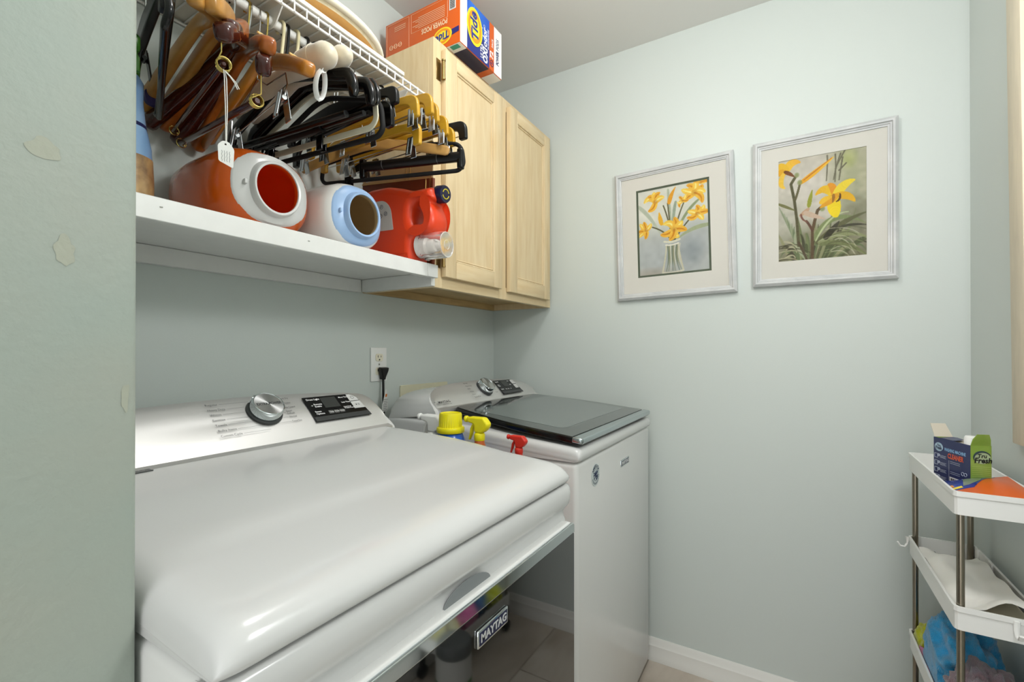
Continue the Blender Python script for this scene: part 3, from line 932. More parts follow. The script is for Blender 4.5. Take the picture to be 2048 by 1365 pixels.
class Paint:
    """a small watercolour painter: soft strokes on a grid, printed as a colour attribute on a flat sheet"""

    def __init__(s, w, h, base, seed):
        s.w, s.h = w, h
        s.a = np.ones((h, w, 3)) * np.array(base, float)
        s.r = np.random.default_rng(seed)
        s.yy, s.xx = np.mgrid[0:h, 0:w]

    def wash(s, u, v, ru, rv, col, al=0.6, soft=1.5):
        d = ((s.xx / s.w - u) / ru) ** 2 + ((s.yy / s.h - v) / rv) ** 2
        k = np.clip(1 - d ** (0.5 * soft), 0, 1) * al
        s.a = s.a * (1 - k[..., None]) + np.array(col, float) * k[..., None]

    def grain(s, amt, sc=9):
        hh, ww = s.h // sc + 2, s.w // sc + 2
        n = s.r.normal(0, 1, (hh, ww))
        yi, xi = s.yy / sc, s.xx / sc
        y0, x0 = yi.astype(int), xi.astype(int)
        fy, fx = yi - y0, xi - x0
        v = n[y0, x0] * (1 - fy) * (1 - fx) + n[y0 + 1, x0] * fy * (1 - fx) + n[y0, x0 + 1] * (1 - fy) * fx + n[y0 + 1, x0 + 1] * fy * fx
        s.a += v[..., None] * amt

    def stroke(s, pts, w0, w1, col, al=0.85, taper=True, c2=None):
        """pts in (u,v); widths in units of canvas width"""
        P = np.array(pts, float)
        seg = []
        n = 60
        if len(P) == 3:
            t = np.linspace(0, 1, n)[:, None]
            Q = (1 - t) ** 2 * P[0] + 2 * t * (1 - t) * P[1] + t ** 2 * P[2]
        else:
            t = np.linspace(0, len(P) - 1, n)
            i = np.minimum(t.astype(int), len(P) - 2)
            f = (t - i)[:, None]
            Q = P[i] * (1 - f) + P[i + 1] * f
        c1 = np.array(col, float)
        c2 = c1 if c2 is None else np.array(c2, float)
        for k, (u, v) in enumerate(Q):
            f = k / (n - 1)
            r = (w0 * (1 - f) + w1 * f)
            if taper:
                r *= math.sin(PI * min(1, 0.12 + f * 0.88)) ** 0.6 + 0.12
            r = max(r * s.w, 0.75)
            x, y = u * s.w, v * s.h
            x0, x1, y0, y1 = int(max(0, x - r - 2)), int(min(s.w, x + r + 3)), int(max(0, y - r - 2)), int(min(s.h, y + r + 3))
            if x0 >= x1 or y0 >= y1:
                continue
            d = np.hypot(s.xx[y0:y1, x0:x1] - x, s.yy[y0:y1, x0:x1] - y)
            m = np.clip(r + 0.6 - d, 0, 1) * al
            cc = (c1 * (1 - f) + c2 * f) + s.r.normal(0, 3)
            s.a[y0:y1, x0:x1] = s.a[y0:y1, x0:x1] * (1 - m[..., None]) + cc * m[..., None]

    def flower(s, u, v, r, n=6, a0=0.0, spread=2 * PI, asp=1.0, cols=((246, 214, 60), (226, 150, 20)), centre=(170, 90, 20)):
        for k in range(n):
            a = a0 + spread * k / n + s.r.normal(0, 0.12)
            L = r * s.r.uniform(0.8, 1.15)
            du, dv = math.cos(a) * L, math.sin(a) * L * asp
            bend = s.r.normal(0, 0.25) * L
            mid = (u + du * 0.55 - math.sin(a) * bend, v + dv * 0.55 + math.cos(a) * bend)
            s.stroke([(u, v), mid, (u + du, v + dv)], r * 0.26, r * 0.20, cols[k % 2], 0.8, c2=cols[(k + 1) % 2])
            s.stroke([(u, v), mid, (u + du * 0.9, v + dv * 0.9)], r * 0.07, r * 0.04, (252, 238, 150) if k % 2 else (214, 136, 24), 0.4)
        s.wash(u, v, r * 0.3, r * 0.3 * asp, centre, 0.45)

    def sheet(s, name, m, sx, sy, mat, parent):
        """flat sheet sx by sy centred on m (local x right, y up)"""
        w, h = s.w, s.h
        xs = (np.arange(w + 1) / w - 0.5) * sx
        ys = (0.5 - np.arange(h + 1) / h) * sy
        X, Y = np.meshgrid(xs, ys)
        co = np.stack([X, Y, np.zeros_like(X)], -1).reshape(-1, 3)
        M3 = np.array(m)
        co = co @ M3[:3, :3].T + M3[:3, 3]
        inv = np.array(WM[parent.name].inverted())
        co = co @ inv[:3, :3].T + inv[:3, 3]
        j, i = np.mgrid[0:h, 0:w]
        q = np.stack([(j + 1) * (w + 1) + i, (j + 1) * (w + 1) + i + 1, j * (w + 1) + i + 1, j * (w + 1) + i], -1).reshape(-1, 4)
        me = bpy.data.meshes.new(name)
        me.from_pydata(co.tolist(), [], q.tolist())
        c = np.clip(s.a, 0, 255) / 255.0
        c = np.where(c <= 0.04045, c / 12.92, ((c + 0.055) / 1.055) ** 2.4).reshape(-1, 3)
        col = np.ones((w * h, 4, 4))
        col[:, :, :3] = c[:, None, :]
        at = me.color_attributes.new('print', 'FLOAT_COLOR', 'CORNER')
        at.data.foreach_set('color', col.ravel())
        me.materials.append(mat)
        o = bpy.data.objects.new(name, me)
        COL.objects.link(o)
        o.parent = parent
        return o


ARTMAT = Mvc('watercolour_print', 0.55)

p1 = Paint(150, 192, (226, 226, 214), 3)
p1.wash(.5, .85, .9, .5, (176, 182, 182), .95, 2)
p1.wash(.1, .7, .3, .25, (190, 195, 194), .7)
p1.wash(.85, .6, .3, .25, (180, 186, 186), .7)
p1.wash(.75, .75, .2, .2, (146, 154, 158), .7)
p1.wash(.2, .98, .4, .10, (176, 164, 148), .7)
p1.wash(.25, .2, .3, .2, (236, 234, 220), .5)
p1.grain(4)
p1.stroke([(.02, .18), (.2, .3), (.36, .58)], .03, .012, (190, 198, 176), .5)
p1.stroke([(.98, .5), (.72, .5), (.55, .62)], .03, .012, (170, 178, 140), .8)
p1.stroke([(.45, .05), (.46, .3), (.5, .62)], .02, .012, (176, 186, 160), .6)
p1.stroke([(.85, .22), (.62, .35), (.52, .62)], .02, .012, (150, 160, 120), .7)
p1.stroke([(.55, .2), (.5, .35), (.5, .62)], .022, .01, (160, 172, 150), .7)
for a, b, c in (((.38, .22), (.44, .35), (.5, .62)), ((.44, .20), (.46, .4), (.49, .62)), ((.66, .22), (.55, .4), (.51, .62)), ((.72, .42), (.6, .52), (.52, .62)), ((.22, .44), (.4, .5), (.48, .62)), ((.5, .5), (.5, .56), (.5, .62))):
    p1.stroke([a, b, c], .008, .009, (96, 92, 60), .9, taper=False)
for k in range(9):
    x = .40 + k * .022
    p1.stroke([(x + .02, .66), (.5 + (x - .5) * .4, .8), (.40 + k * .03, .95)], .012, .006, ((120, 132, 112), (150, 150, 120), (206, 206, 190))[k % 3], .65)
p1.stroke([(.41, .66), (.40, .78), (.35, .96)], .008, .01, (210, 206, 180), .9, taper=False)
p1.stroke([(.57, .66), (.58, .78), (.63, .95)], .008, .01, (210, 206, 180), .9, taper=False)
p1.stroke([(.35, .965), (.5, .985), (.63, .955)], .012, .012, (216, 212, 194), .9, taper=False)
p1.stroke([(.38, .62), (.48, .645), (.59, .615)], .012, .012, (228, 226, 206), .9, taper=False)
p1.stroke([(.40, .66), (.48, .675), (.575, .655)], .008, .008, (236, 234, 220), .9, taper=False)
YC = ((250, 216, 92), (238, 176, 56))
p1.flower(.27, .16, .15, 6, 2.4, 4.2, .75, YC)
p1.flower(.80, .14, .16, 7, 2.6, 5.2, .8, YC)
p1.flower(.88, .04, .10, 5, 3.4, 3.6, .7, YC)
p1.flower(.64, .20, .08, 5, 2.2, 5, .8, YC)
p1.flower(.83, .37, .14, 6, 2.6, 5.6, .6, YC)
p1.flower(.13, .46, .12, 6, 1.6, 4.5, .8, YC)
p1.flower(.52, .50, .17, 7, 2.8, 6.2, .7, YC)
p1.stroke([(.46, .2), (.48, .12), (.55, .04)], .03, .012, (228, 160, 40), .9)
p1.stroke([(.35, .42), (.33, .36), (.32, .29)], .03, .014, (236, 180, 50), .9)

p2 = Paint(150, 196, (208, 202, 188), 5)
p2.wash(.85, .2, .35, .5, (168, 170, 134), .85)
p2.wash(.8, .08, .12, .12, (178, 188, 110), .6)
p2.wash(.5, 1.0, .9, .42, (98, 96, 66), .95, 2)
p2.wash(.9, .62, .3, .25, (112, 112, 84), .8)
p2.wash(.1, .6, .25, .3, (178, 178, 160), .6)
p2.wash(.35, .25, .3, .2, (222, 216, 206), .5)
p2.grain(6, 7)
for k in range(46):
    x = p2.r.uniform(-.05, 1.05)
    c = ((84, 92, 58), (120, 128, 84), (72, 70, 48), (150, 150, 112), (104, 116, 78))[k % 5]
    p2.stroke([(.42 + (x - .5) * .5, 1.02), (x * .8 + .1, .8), (x, p2.r.uniform(.55, .95))], .02, .01, c, .55)
for k in range(9):
    p2.stroke([(.34, 1.0), (.22 - k * .01, .8), (-.02 + k * .03, .42 + k * .035)], .025, .012, ((140, 150, 116), (110, 124, 92), (164, 170, 140))[k % 3], .6)
p2.stroke([(.42, .80), (.62, .50), (.98, .70)], .035, .02, (128, 140, 92), .9)
p2.stroke([(.44, .82), (.60, .56), (.80, .58)], .012, .008, (196, 204, 158), .8)
p2.stroke([(.46, .84), (.7, .66), (1.0, .60)], .035, .02, (96, 96, 62), .8)
p2.stroke([(.48, .84), (.75, .72), (1.02, .84)], .03, .02, (142, 148, 104), .85)
p2.stroke([(.5, .86), (.75, .82), (1.0, 1.0)], .03, .02, (118, 124, 80), .85)
p2.stroke([(.55, .80), (.66, .70), (.7, .66)], .04, .01, (58, 54, 36), .8)
p2.stroke([(.60, .74), (.8, .68), (1.0, .72)], .014, .012, (60, 58, 40), .8)
for k in range(16):
    y = .72 + .02 * k
    p2.stroke([(p2.r.uniform(.45, .75), y + p2.r.uniform(-.05, .05)), (.78, y - p2.r.uniform(0, .08)), (p2.r.uniform(.8, 1.05), y + p2.r.uniform(0, .14))], .006, .003, ((206, 200, 176), (80, 78, 52), (150, 156, 110))[k % 3], .42)
for k in range(10):
    y = .82 + .018 * k
    p2.stroke([(p2.r.uniform(-.05, .12), y + p2.r.uniform(-.04, .04)), (.18, y - p2.r.uniform(0, .06)), (p2.r.uniform(.2, .38), y + p2.r.uniform(0, .1))], .009, .004, ((66, 62, 40), (190, 182, 150))[k % 2], .45)
for a in ([(.57, .02), (.575, .12), (.56, .26)], [(.72, .02), (.67, .12), (.64, .26)], [(.78, -.02), (.71, .07), (.66, .16)], [(.74, .06), (.72, .16), (.70, .27)], [(.70, .18), (.74, .15), (.78, .12)], [(.66, .02), (.67, .15), (.655, .28)]):
    p2.stroke(a, .008, .006, (112, 108, 88), .8, taper=False)
p2.stroke([(.20, .18), (.15, .24), (.19, .40), (.22, .6), (.24, .85)], .016, .018, (88, 84, 54), .95, taper=False)
p2.stroke([(.26, .24), (.23, .34), (.20, .40)], .012, .012, (96, 90, 58), .9, taper=False)
p2.stroke([(.24, .82), (.30, .92), (.34, 1.0)], .014, .012, (84, 70, 48), .9, taper=False)
p2.stroke([(0, .42), (.1, .46), (.19, .5)], .016, .012, (120, 118, 74), .9)
p2.stroke([(.51, .50), (.46, .53), (.43, .62), (.40, .72), (.40, .99)], .016, .018, (92, 72, 46), .95, taper=False)
p2.stroke([(.33, .62), (.37, .66), (.40, .72)], .012, .012, (92, 62, 44), .9, taper=False)
p2.stroke([(.27, .24), (.42, .17), (.64, .045)], .030, .020, (226, 160, 30), .95, c2=(236, 190, 60))
p2.stroke([(.30, .22), (.45, .14), (.62, .05)], .007, .005, (190, 110, 20), .8)
for (u, v) in ((.22, .16), (.255, .235), (.515, .52)):
    p2.wash(u, v, .035, .03, (140, 148, 96), .95, 3)
p2.stroke([(.36, .48), (.37, .42), (.40, .33)], .024, .014, (150, 154, 50), .95)
p2.stroke([(.26, .56), (.34, .52), (.36, .50)], .02, .02, (196, 160, 130), .8)
p2.stroke([(.32, .54), (.42, .58), (.54, .62)], .035, .01, (208, 182, 158), .8)
p2.stroke([(.27, .55), (.27, .60), (.34, .63)], .010, .006, (120, 76, 60), .9)
Y2 = ((240, 206, 40), (226, 160, 20))
p2.stroke([(.10, .10), (.14, .0), (.26, .04)], .05, .03, (244, 208, 60), .95, c2=(236, 176, 60))
p2.stroke([(.10, .10), (.02, .03), (.0, .06)], .05, .03, (236, 190, 50), .95)
p2.stroke([(.08, .12), (.02, .10), (-.02, .13)], .04, .03, (228, 168, 30), .95)
p2.stroke([(.06, .13), (-.01, .24), (.08, .27)], .030, .02, (238, 196, 70), .95)
p2.stroke([(.08, .11), (.13, .13), (.19, .17)], .022, .014, (120, 70, 30), .9)
p2.stroke([(.66, .42), (.56, .28), (.44, .38)], .055, .03, (236, 204, 40), .95, c2=(230, 176, 40))
p2.stroke([(.66, .42), (.64, .30), (.58, .30)], .04, .025, (226, 150, 30), .95)
p2.stroke([(.66, .42), (.74, .30), (.87, .29)], .055, .03, (238, 212, 60), .95)
p2.stroke([(.66, .42), (.80, .40), (.87, .49)], .045, .03, (228, 176, 30), .95)
p2.stroke([(.64, .44), (.64, .54), (.67, .61)], .075, .05, (244, 216, 30), .95)
p2.stroke([(.66, .42), (.58, .46), (.49, .51)], .05, .02, (224, 160, 30), .95)
p2.stroke([(.50, .46), (.55, .42), (.62, .42)], .03, .02, (236, 190, 50), .85)
p2.stroke([(.64, .40), (.64, .44), (.63, .47)], .014, .01, (150, 100, 20), .8)
p2.stroke([(.71, .40), (.72, .46), (.67, .47)], .009, .009, (96, 60, 24), .9)


def picture(nm, label, cy, cz, w, h, fw, open_w, open_h, art, tilt, green, dy=0.0, dz=0.0):
    t = thing(nm, label, 'picture', (XF, cy, cz), group=None)
    base = frame((XF - 0.001, cy, cz), (0, -1, 0), (0, 0, 1)) @ Matrix.Rotation(tilt, 4, 'Z')
    fm = M('frame_whitewash', (214, 215, 214), 0.4, var=0.06, vscale=12, vrgb=(186, 189, 190), stretch=(1, 1, 1), bump=0.15, bscale=90)
    # profile (distance in from the outer edge, height off the wall)
    prof = [(0.0, 0.0), (0.0, 0.016), (0.004, 0.020), (0.009, 0.0235), (0.014, 0.0225), (0.0165, 0.0165), (0.020, 0.0165), (0.0215, 0.0135), (fw, 0.0125), (fw, 0.004), (0.004, 0.0)]
    sides = [((-1, -1), (1, -1)), ((1, -1), (1, 1)), ((1, 1), (-1, 1)), ((-1, 1), (-1, -1))]
    for a, b in sides:
        rings = []
        for c in (a, b):
            rings.append([base @ V((c[0] * (w / 2 - d), c[1] * (h / 2 - d), z)) for d, z in prof])
        obj('frame_side', G().loft(rings), fm, t, ang=25)
    iw, ih = w / 2 - fw + 0.002, h / 2 - fw + 0.002
    outer = rrect(-iw, -ih, iw, ih, 0.0002, 1)
    ow, oh = open_w / 2, open_h / 2
    inner = [(-ow + dy, -oh + dz), (ow + dy, -oh + dz), (ow + dy, oh + dz), (-ow + dy, oh + dz)]
    obj('mat_board', G().plate([[(-iw, -ih), (iw, -ih), (iw, ih), (-iw, ih)], inner[::-1]], 0.002, 0, base @ T(0, 0, 0.0075)), M('mat_board_cream', (234, 231, 222), 0.75), t, smooth=False)
    if green:
        k = 0.0075
        i2 = [(-ow + dy + k, -oh + dz + k), (ow + dy - k, -oh + dz + k), (ow + dy - k, oh + dz - k), (-ow + dy + k, oh + dz - k)]
        obj('inner_mat', G().plate([inner, i2[::-1]], 0.0012, 0, base @ T(0, 0, 0.0065)), M('mat_board_green', (92, 102, 84), 0.75), t, smooth=False)
    art.sheet('painting', base @ T(dy, dz, 0.0055), open_w + 0.002, open_h + 0.002, ARTMAT, t)
    obj('backing', G().box((-iw, -ih, 0.0005), (iw, ih, 0.004), mat=base), M('backing_card', (150, 130, 100), 0.8), t)
    gl = obj('glazing', G().box((-iw, -ih, 0.0092), (iw, ih, 0.0102), mat=base), M('picture_glass', (255, 255, 255), 0.02, trans=1.0, ior=1.025, spec=0.25), t)
    return t


picture('framed_picture', 'framed watercolour of yellow lilies in a glass vase with a green inner mat', 0.388, 1.676, 0.440, 0.513, 0.0255, 0.272, 0.349, p1, math.radians(1.4), True, 0.0, 0.005)
picture('framed_picture', 'framed watercolour of large yellow lilies growing among leaves, without a green mat', -0.088, 1.6885, 0.400, 0.504, 0.026, 0.243, 0.346, p2, 0.0, False, 0.0, 0.004)

# ================================================================== THINGS ON THE LOWER SHELF
SZ = 1.4615


def se_ring(cx, y, cz, a, b, ex, n=40):
    out = []
    for k in range(n):
        t = 2 * PI * k / n
        c, s = math.cos(t), math.sin(t)
        out.append((cx + a * math.copysign(abs(c) ** (2 / ex), c), y, cz + b * math.copysign(abs(s) ** (2 / ex), s)))
    return out


def tub(name, label, cx, yb, yf, a, b, bodymat, collarmat, innermat, mouth_r, cs=1.0):
    """a rounded plastic tub lying on its side, open mouth towards the room (-Y)"""
    zc = SZ + b + 0.0005
    t = thing(name, label, 'detergent tub', (cx, (yb + yf) / 2, SZ))
    L = yb - yf
    rows = [(yb, a * .55, b * .60), (yb - .006, a * .72, b * .76), (yb - .016, a * .86, b * .89), (yb - .032, a * .95, b * .965), (yb - L * .30, a, b), (yb - L * .55, a, b),
            (yf + .085, a * .995, b * .995), (yf + .062, a * .965, b * .97), (yf + .044, a * .90 * (.5 + .5 * cs), b * .92 * (.5 + .5 * cs)), (yf + .030, a * .79 * cs, b * .84 * cs), (yf + .025, a * .735 * cs, b * .79 * cs)]
    g = G().loft([se_ring(cx, y, zc, p, q, 2.6) for y, p, q in rows], cap=False)
    # inner skin so that the inside shows through the mouth
    rin = [(yf + .0035, mouth_r * .962, mouth_r * 1.035), (yf + .016, mouth_r * .975, mouth_r * 1.045), (yf + .035, a * .74, b * .79), (yf + .09, a * .93, b * .93), (yb - .03, a * .88, b * .90), (yb - .006, a * .5, b * .5)]
    body = obj('body', g.loft([se_ring(cx, y, zc, p, q, 2.4) for y, p, q in [rows[0], (yb + .0005, a * .3, b * .3), (yb + .0006, .001, .001)]], cap=True), bodymat, t, ang=60)
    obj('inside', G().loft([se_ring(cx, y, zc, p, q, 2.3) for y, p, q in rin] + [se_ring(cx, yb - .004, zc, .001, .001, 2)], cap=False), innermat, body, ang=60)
    m1, m2 = mouth_r * 1.0, mouth_r * 1.10
    crow = [(yf + .0300, a * .765 * cs, b * .815 * cs), (yf + .0290, a * .775 * cs, b * .825 * cs), (yf + .0265, a * .765 * cs, b * .815 * cs), (yf + .0240, a * .74 * cs, b * .80 * cs), (yf + .0200, m2 * 1.30, m2 * 1.36), (yf + .0165, m2 * 1.12, m2 * 1.19), (yf + .0150, m2 * 1.04, m2 * 1.11),
            (yf + .006, m2 * 1.01, m2 * 1.08), (yf + .002, m2 * 1.0, m2 * 1.07), (yf, m2 * .975, m2 * 1.045), (yf + .001, m1 * .985, m1 * 1.055), (yf + .004, m1 * .965, m1 * 1.04)]
    col = obj('collar', G().loft([se_ring(cx, y, zc, p, q, 2.0 + 0.5 * min(1, max(0, (y - yf) / .03))) for y, p, q in crow], cap=False), collarmat, t, ang=45)
    lug = G()
    lug.box((cx - m2 * 1.20 - .003, yf + .010, zc - .006), (cx - m2 * 1.14, yf + .018, zc + .004), 0.002, 2)
    obj('lug', lug, collarmat, col)
    return t, zc


ORANGE = M('orange_tub_plastic', (206, 88, 16), 0.14, coat=0.3, sss=0.05)
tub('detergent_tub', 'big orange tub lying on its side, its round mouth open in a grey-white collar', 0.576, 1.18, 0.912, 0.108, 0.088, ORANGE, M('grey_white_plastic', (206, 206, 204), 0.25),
    M('orange_inside_lit', (255, 104, 24), 0.4), 0.047)  # inside coloured brighter to stand in for light through the thin plastic
TUB2 = Mramp('white_orange_sleeve', 'Y', [(-0.03, (238, 236, 232)), (0.035, (236, 226, 216)), (0.085, (228, 120, 50)), (0.12, (214, 84, 22))], 0.2, 0.3)
tub('detergent_tub', 'white tub fading to orange lying on its side, with an open light blue mouth', 0.778, 1.10, 0.883, 0.089, 0.080, TUB2, M('light_blue_plastic', (160, 190, 228), 0.28, sss=0.05),
    M('brown_inside', (196, 170, 126), 0.45), 0.0455, 1.09)

# red jug with its handle, blue vent cap and a clear measuring cup on the spout
jug = thing('detergent_jug', 'red detergent jug lying on its side with a clear cup over its white spout', 'detergent jug', (1.0, 1.0, SZ))
kx = 1.032
JP = lambda pts: [(y * kx, 1.211 + (z - 1.211) * kx) for y, z in pts]
out_ = JP([(1.15, 1.455), (1.15, 1.60), (1.11, 1.662), (1.05, 1.682), (0.98, 1.680), (0.925, 1.666), (0.885, 1.652), (0.851, 1.652), (0.813, 1.651), (0.808, 1.617), (0.826, 1.612), (0.812, 1.588), (0.807, 1.56), (0.815, 1.534), (0.838, 1.523), (0.868, 1.527), (0.880, 1.515),
           (0.880, 1.470), (0.885, 1.455)])
hole = JP([(0.868, 1.618), (0.846, 1.613), (0.836, 1.596), (0.836, 1.570), (0.846, 1.549), (0.864, 1.546), (0.880, 1.556), (0.886, 1.580), (0.882, 1.608)])
RED = M('red_jug_plastic', (224, 66, 28), 0.34, coat=0.05, sss=0.05)
rnd = lambda pts, r: [(p.x, p.y) for p in rounded([V((a, b, 0)) for a, b in pts], r, 4)]
mjug = frame((1.005, 0, 0), (0, 1, 0), (0, 0, 1))
g = G().plate([rnd(out_, 0.014), rnd(hole, 0.010)[::-1]], 0.086, 0.026, mjug, res=5)
jb = obj('body', g, RED, jug, ang=70)
capm = M('navy_cap', (24, 26, 62), 0.35)
cyc = V((1.005, 0.846, 1.650))
dirc = V((0, -1, -0.10)).normalized()
cap = obj('vent_cap', G().sweep([cyc, cyc + dirc * 0.003, cyc + dirc * 0.024, cyc + dirc * 0.028], [0.0225, 0.0245, 0.0245, 0.0225], n=28), capm, jug)
g = G()
fc = frame(cyc + dirc * 0.0284, (1, 0, 0), (0, -0.1, 1))
for a0, a1 in ((20, 170), (200, 350)):
    g.sweep([fc @ V((0.013 * math.cos(math.radians(a)), 0.013 * math.sin(math.radians(a)), 0)) for a in np.linspace(a0, a1, 14)], 0.0016, n=6)
obj('cap_ring', g, M('yellow_print', (226, 206, 60), 0.5), cap)
sp = V((1.0, 0.905, 1.5105))
ds = V((0.12, -1, -0.03)).normalized()
g = G().sweep([sp, sp + ds * 0.03, sp + ds * 0.034, sp + ds * 0.05, sp + ds * 0.054], [0.034, 0.034, 0.028, 0.027, 0.024], n=28)
sb = obj('spout', g, M('white_spout', (236, 236, 232), 0.3), jug)
g = G().sweep([sp + ds * 0.05, sp + ds * 0.068, sp + ds * 0.070], [0.016, 0.015, 0.013], n=20)
g.box((0.985, 0.842, 1.520), (1.035, 0.852, 1.527), 0.002, 2)
obj('spout_button', g, M('white_spout', (236, 236, 232), 0.3), sb)
CLEAR = M('clear_cup_plastic', (250, 246, 244), 0.08, trans=0.92, ior=1.18, spec=0.5)
c0, c1 = sp + ds * 0.018, sp + ds * 0.086
g = G().sweep([c0, c0 + ds * 0.004, c0 + ds * 0.008, c1 - ds * 0.004, c1], [0.0405, 0.0415, 0.0385, 0.0370, 0.0345], n=36, cap=False)
g.sweep([c1, c1 - ds * 0.003, c0 + ds * 0.006, c0], [0.0335, 0.0355, 0.0370, 0.0385], n=36, cap=False)
g.sweep([c1, c1 + ds * 0.0008], [0.0345, 0.0335], n=36)
cupo = obj('measuring_cup', g, CLEAR, jug)
ri = lambda r: [c1 + ds * 0.001 + frame((0, 0, 0), (1, 0.12, 0), (0, 0, 1)) @ V((r * math.cos(2 * PI * k / 28), r * math.sin(2 * PI * k / 28), 0)) for k in range(28)]
obj('cup_rim', G().sweep(ri(0.0345), 0.0012, n=6, closed=True).sweep(ri(0.013), 0.0008, n=6, closed=True), M('cup_rim_plastic', (240, 236, 234), 0.15, trans=0.4, ior=1.3), cupo)
# grey label on the flank with little icons
lab = G().plate([[(p.x, p.y) for p in rounded([V((1.085, 1.652, 0)), V((1.010, 1.650, 0)), V((0.985, 1.625, 0)), V((0.975, 1.560, 0)), V((1.085, 1.565, 0))], [0.004, 0.02, 0.02, 0.004, 0.004], 4)]], 0.0008, 0, frame((0.9615, 0, 0), (0, 1, 0), (0, 0, 1)))
lb = obj('label', lab, M('label_grey', (196, 196, 192), 0.45), jug)
g = G()
fl = frame((0.9608, 0, 0), (0, -1, 0), (0, 0, 1))
for (y, z) in ((1.022, 1.632), (1.005, 1.610), (1.025, 1.606)):
    g.sweep([fl @ V((-y + 0.006 * math.cos(a), z + 0.006 * math.sin(a), 0)) for a in np.linspace(0, 2 * PI, 12, endpoint=False)], 0.0006, n=5, closed=True)
    g.sweep([fl @ V((-y - 0.003, z - 0.003, 0)), fl @ V((-y + 0.003, z + 0.003, 0))], 0.0006, n=5)
for k in range(5):
    g.add([(-1.06, 1.640 - k * .008, 0), (-1.038, 1.640 - k * .008, 0), (-1.038, 1.642 - k * .008, 0), (-1.06, 1.642 - k * .008, 0)], [(0, 1, 2, 3)], fl)
obj('label_print', g, M('label_ink', (84, 86, 100), 0.6), lb, smooth=False)

# brown gift bag leaning behind the jug against the cabinet
bag = thing('gift_bag', 'reddish brown paper bag with thin gold lines standing behind the red jug', 'bag', (1.035, 1.06, SZ))
lean = lambda y, z, x0: (x0, y, z)
g = G()
A = [(1.050, 0.905, SZ), (1.050, 1.195, SZ), (1.044, 1.197, 1.752), (1.046, 0.900, 1.722)]
B = [(1.0555, p[1], p[2]) for p in A]
ctr = lambda a, b, n: [V(a).lerp(V(b), k / n) for k in range(n + 1)]
g.loft([[A[0], A[1], B[1], B[0]], [A[3], A[2], B[2], B[3]]])
g.sweep([(1.051, 0.905, SZ + .004), (1.049, 0.896, 1.56), (1.050, 0.905, 1.63), (1.047, 0.899, 1.72)], [0.006, 0.007, 0.006, 0.005], n=8)
bb = obj('body', g, M('bag_paper_brown', (142, 70, 34), 0.5, var=0.25, vscale=6, vrgb=(110, 50, 26)), bag)
g = G().loft([[(1.0395, 1.197, 1.752), (1.0395, 0.900, 1.722), (1.0405, 0.900, 1.722), (1.0405, 1.197, 1.752)], [(1.0335, 1.085, 1.802), (1.0335, 0.885, 1.779), (1.0345, 0.885, 1.779), (1.0345, 1.085, 1.802)]])
obj('folded_flap', g, M('bag_paper_tan', (186, 150, 100), 0.55), bag)
g = G()
for a, b in (((1.0385, 1.00, 1.733), (1.0332, 0.99, 1.790)), ((1.0385, 0.985, 1.731), (1.0332, 0.975, 1.788)), ((1.0455, 0.91, 1.724), (1.0455, 0.915, 1.62)), ((1.0442, 0.925, 1.725), (1.0452, 0.93, 1.62)),
             ((1.0435, 1.197, 1.7525), (1.0435, 0.900, 1.7225))):
    g.sweep([a, b], 0.0009, n=5)
obj('gold_line', g, M('gold_print', (206, 170, 96), 0.35, 0.6), bag)

# blue spray bottle at the left end, mostly behind the wall end
sbm = Mramp('spray_bottle_blue', 'Z', [(0.0, (120, 160, 205)), (0.09, (112, 150, 196)), (0.2, (110, 150, 200)), (0.26, (140, 166, 190))], 0.2, 0.3)
spb = thing('spray_bottle', 'blue spray bottle with a green top at the left end of the white shelf', 'spray bottle', (0.345, 1.0, SZ))
bt = obj('bottle', G().lathe([(0.001, SZ), (0.036, SZ), (0.040, SZ + .004), (0.0405, SZ + .05), (0.038, SZ + .11), (0.030, SZ + .15), (0.026, SZ + .19), (0.0265, SZ + .225), (0.018, SZ + .24), (0.016, SZ + .25)], 32, T(0.345, 1.0, 0)), M('spray_bottle_blue_p', (104, 146, 198), 0.2, coat=0.3, var=0.2, vscale=9, vrgb=(150, 184, 220)), spb)
obj('band', G().lathe([(0.0318, SZ + .139), (0.0312, SZ + .145), (0.0302, SZ + .150)], 32, T(0.345, 1.0, 0), cap=False), NAVY, bt)
obj('picture_label', G().lathe([(0.0412, SZ + .012), (0.0415, SZ + .05), (0.0398, SZ + .09)], 32, T(0.345, 1.0, 0), cap=False),
    M('label_photo_print', (206, 168, 116), 0.3, coat=0.3, var=0.4, vscale=26, vrgb=(96, 62, 40)), bt)
g = G().lathe([(0.0205, SZ + .236), (0.021, SZ + .262), (0.017, SZ + .275), (0.012, SZ + .276)], 24, T(0.345, 1.0, 0))
g.box((0.333, 0.965, SZ + .268), (0.357, 1.03, SZ + .300), 0.007, 3)
g.sweep([(0.345, 0.972, SZ + .27), (0.345, 0.955, SZ + .25), (0.345, 0.950, SZ + .225)], [0.007, 0.006, 0.004], [0.004, 0.004, 0.003], n=8)
obj('trigger_head', g, M('green_plastic', (52, 110, 30), 0.35), spb)

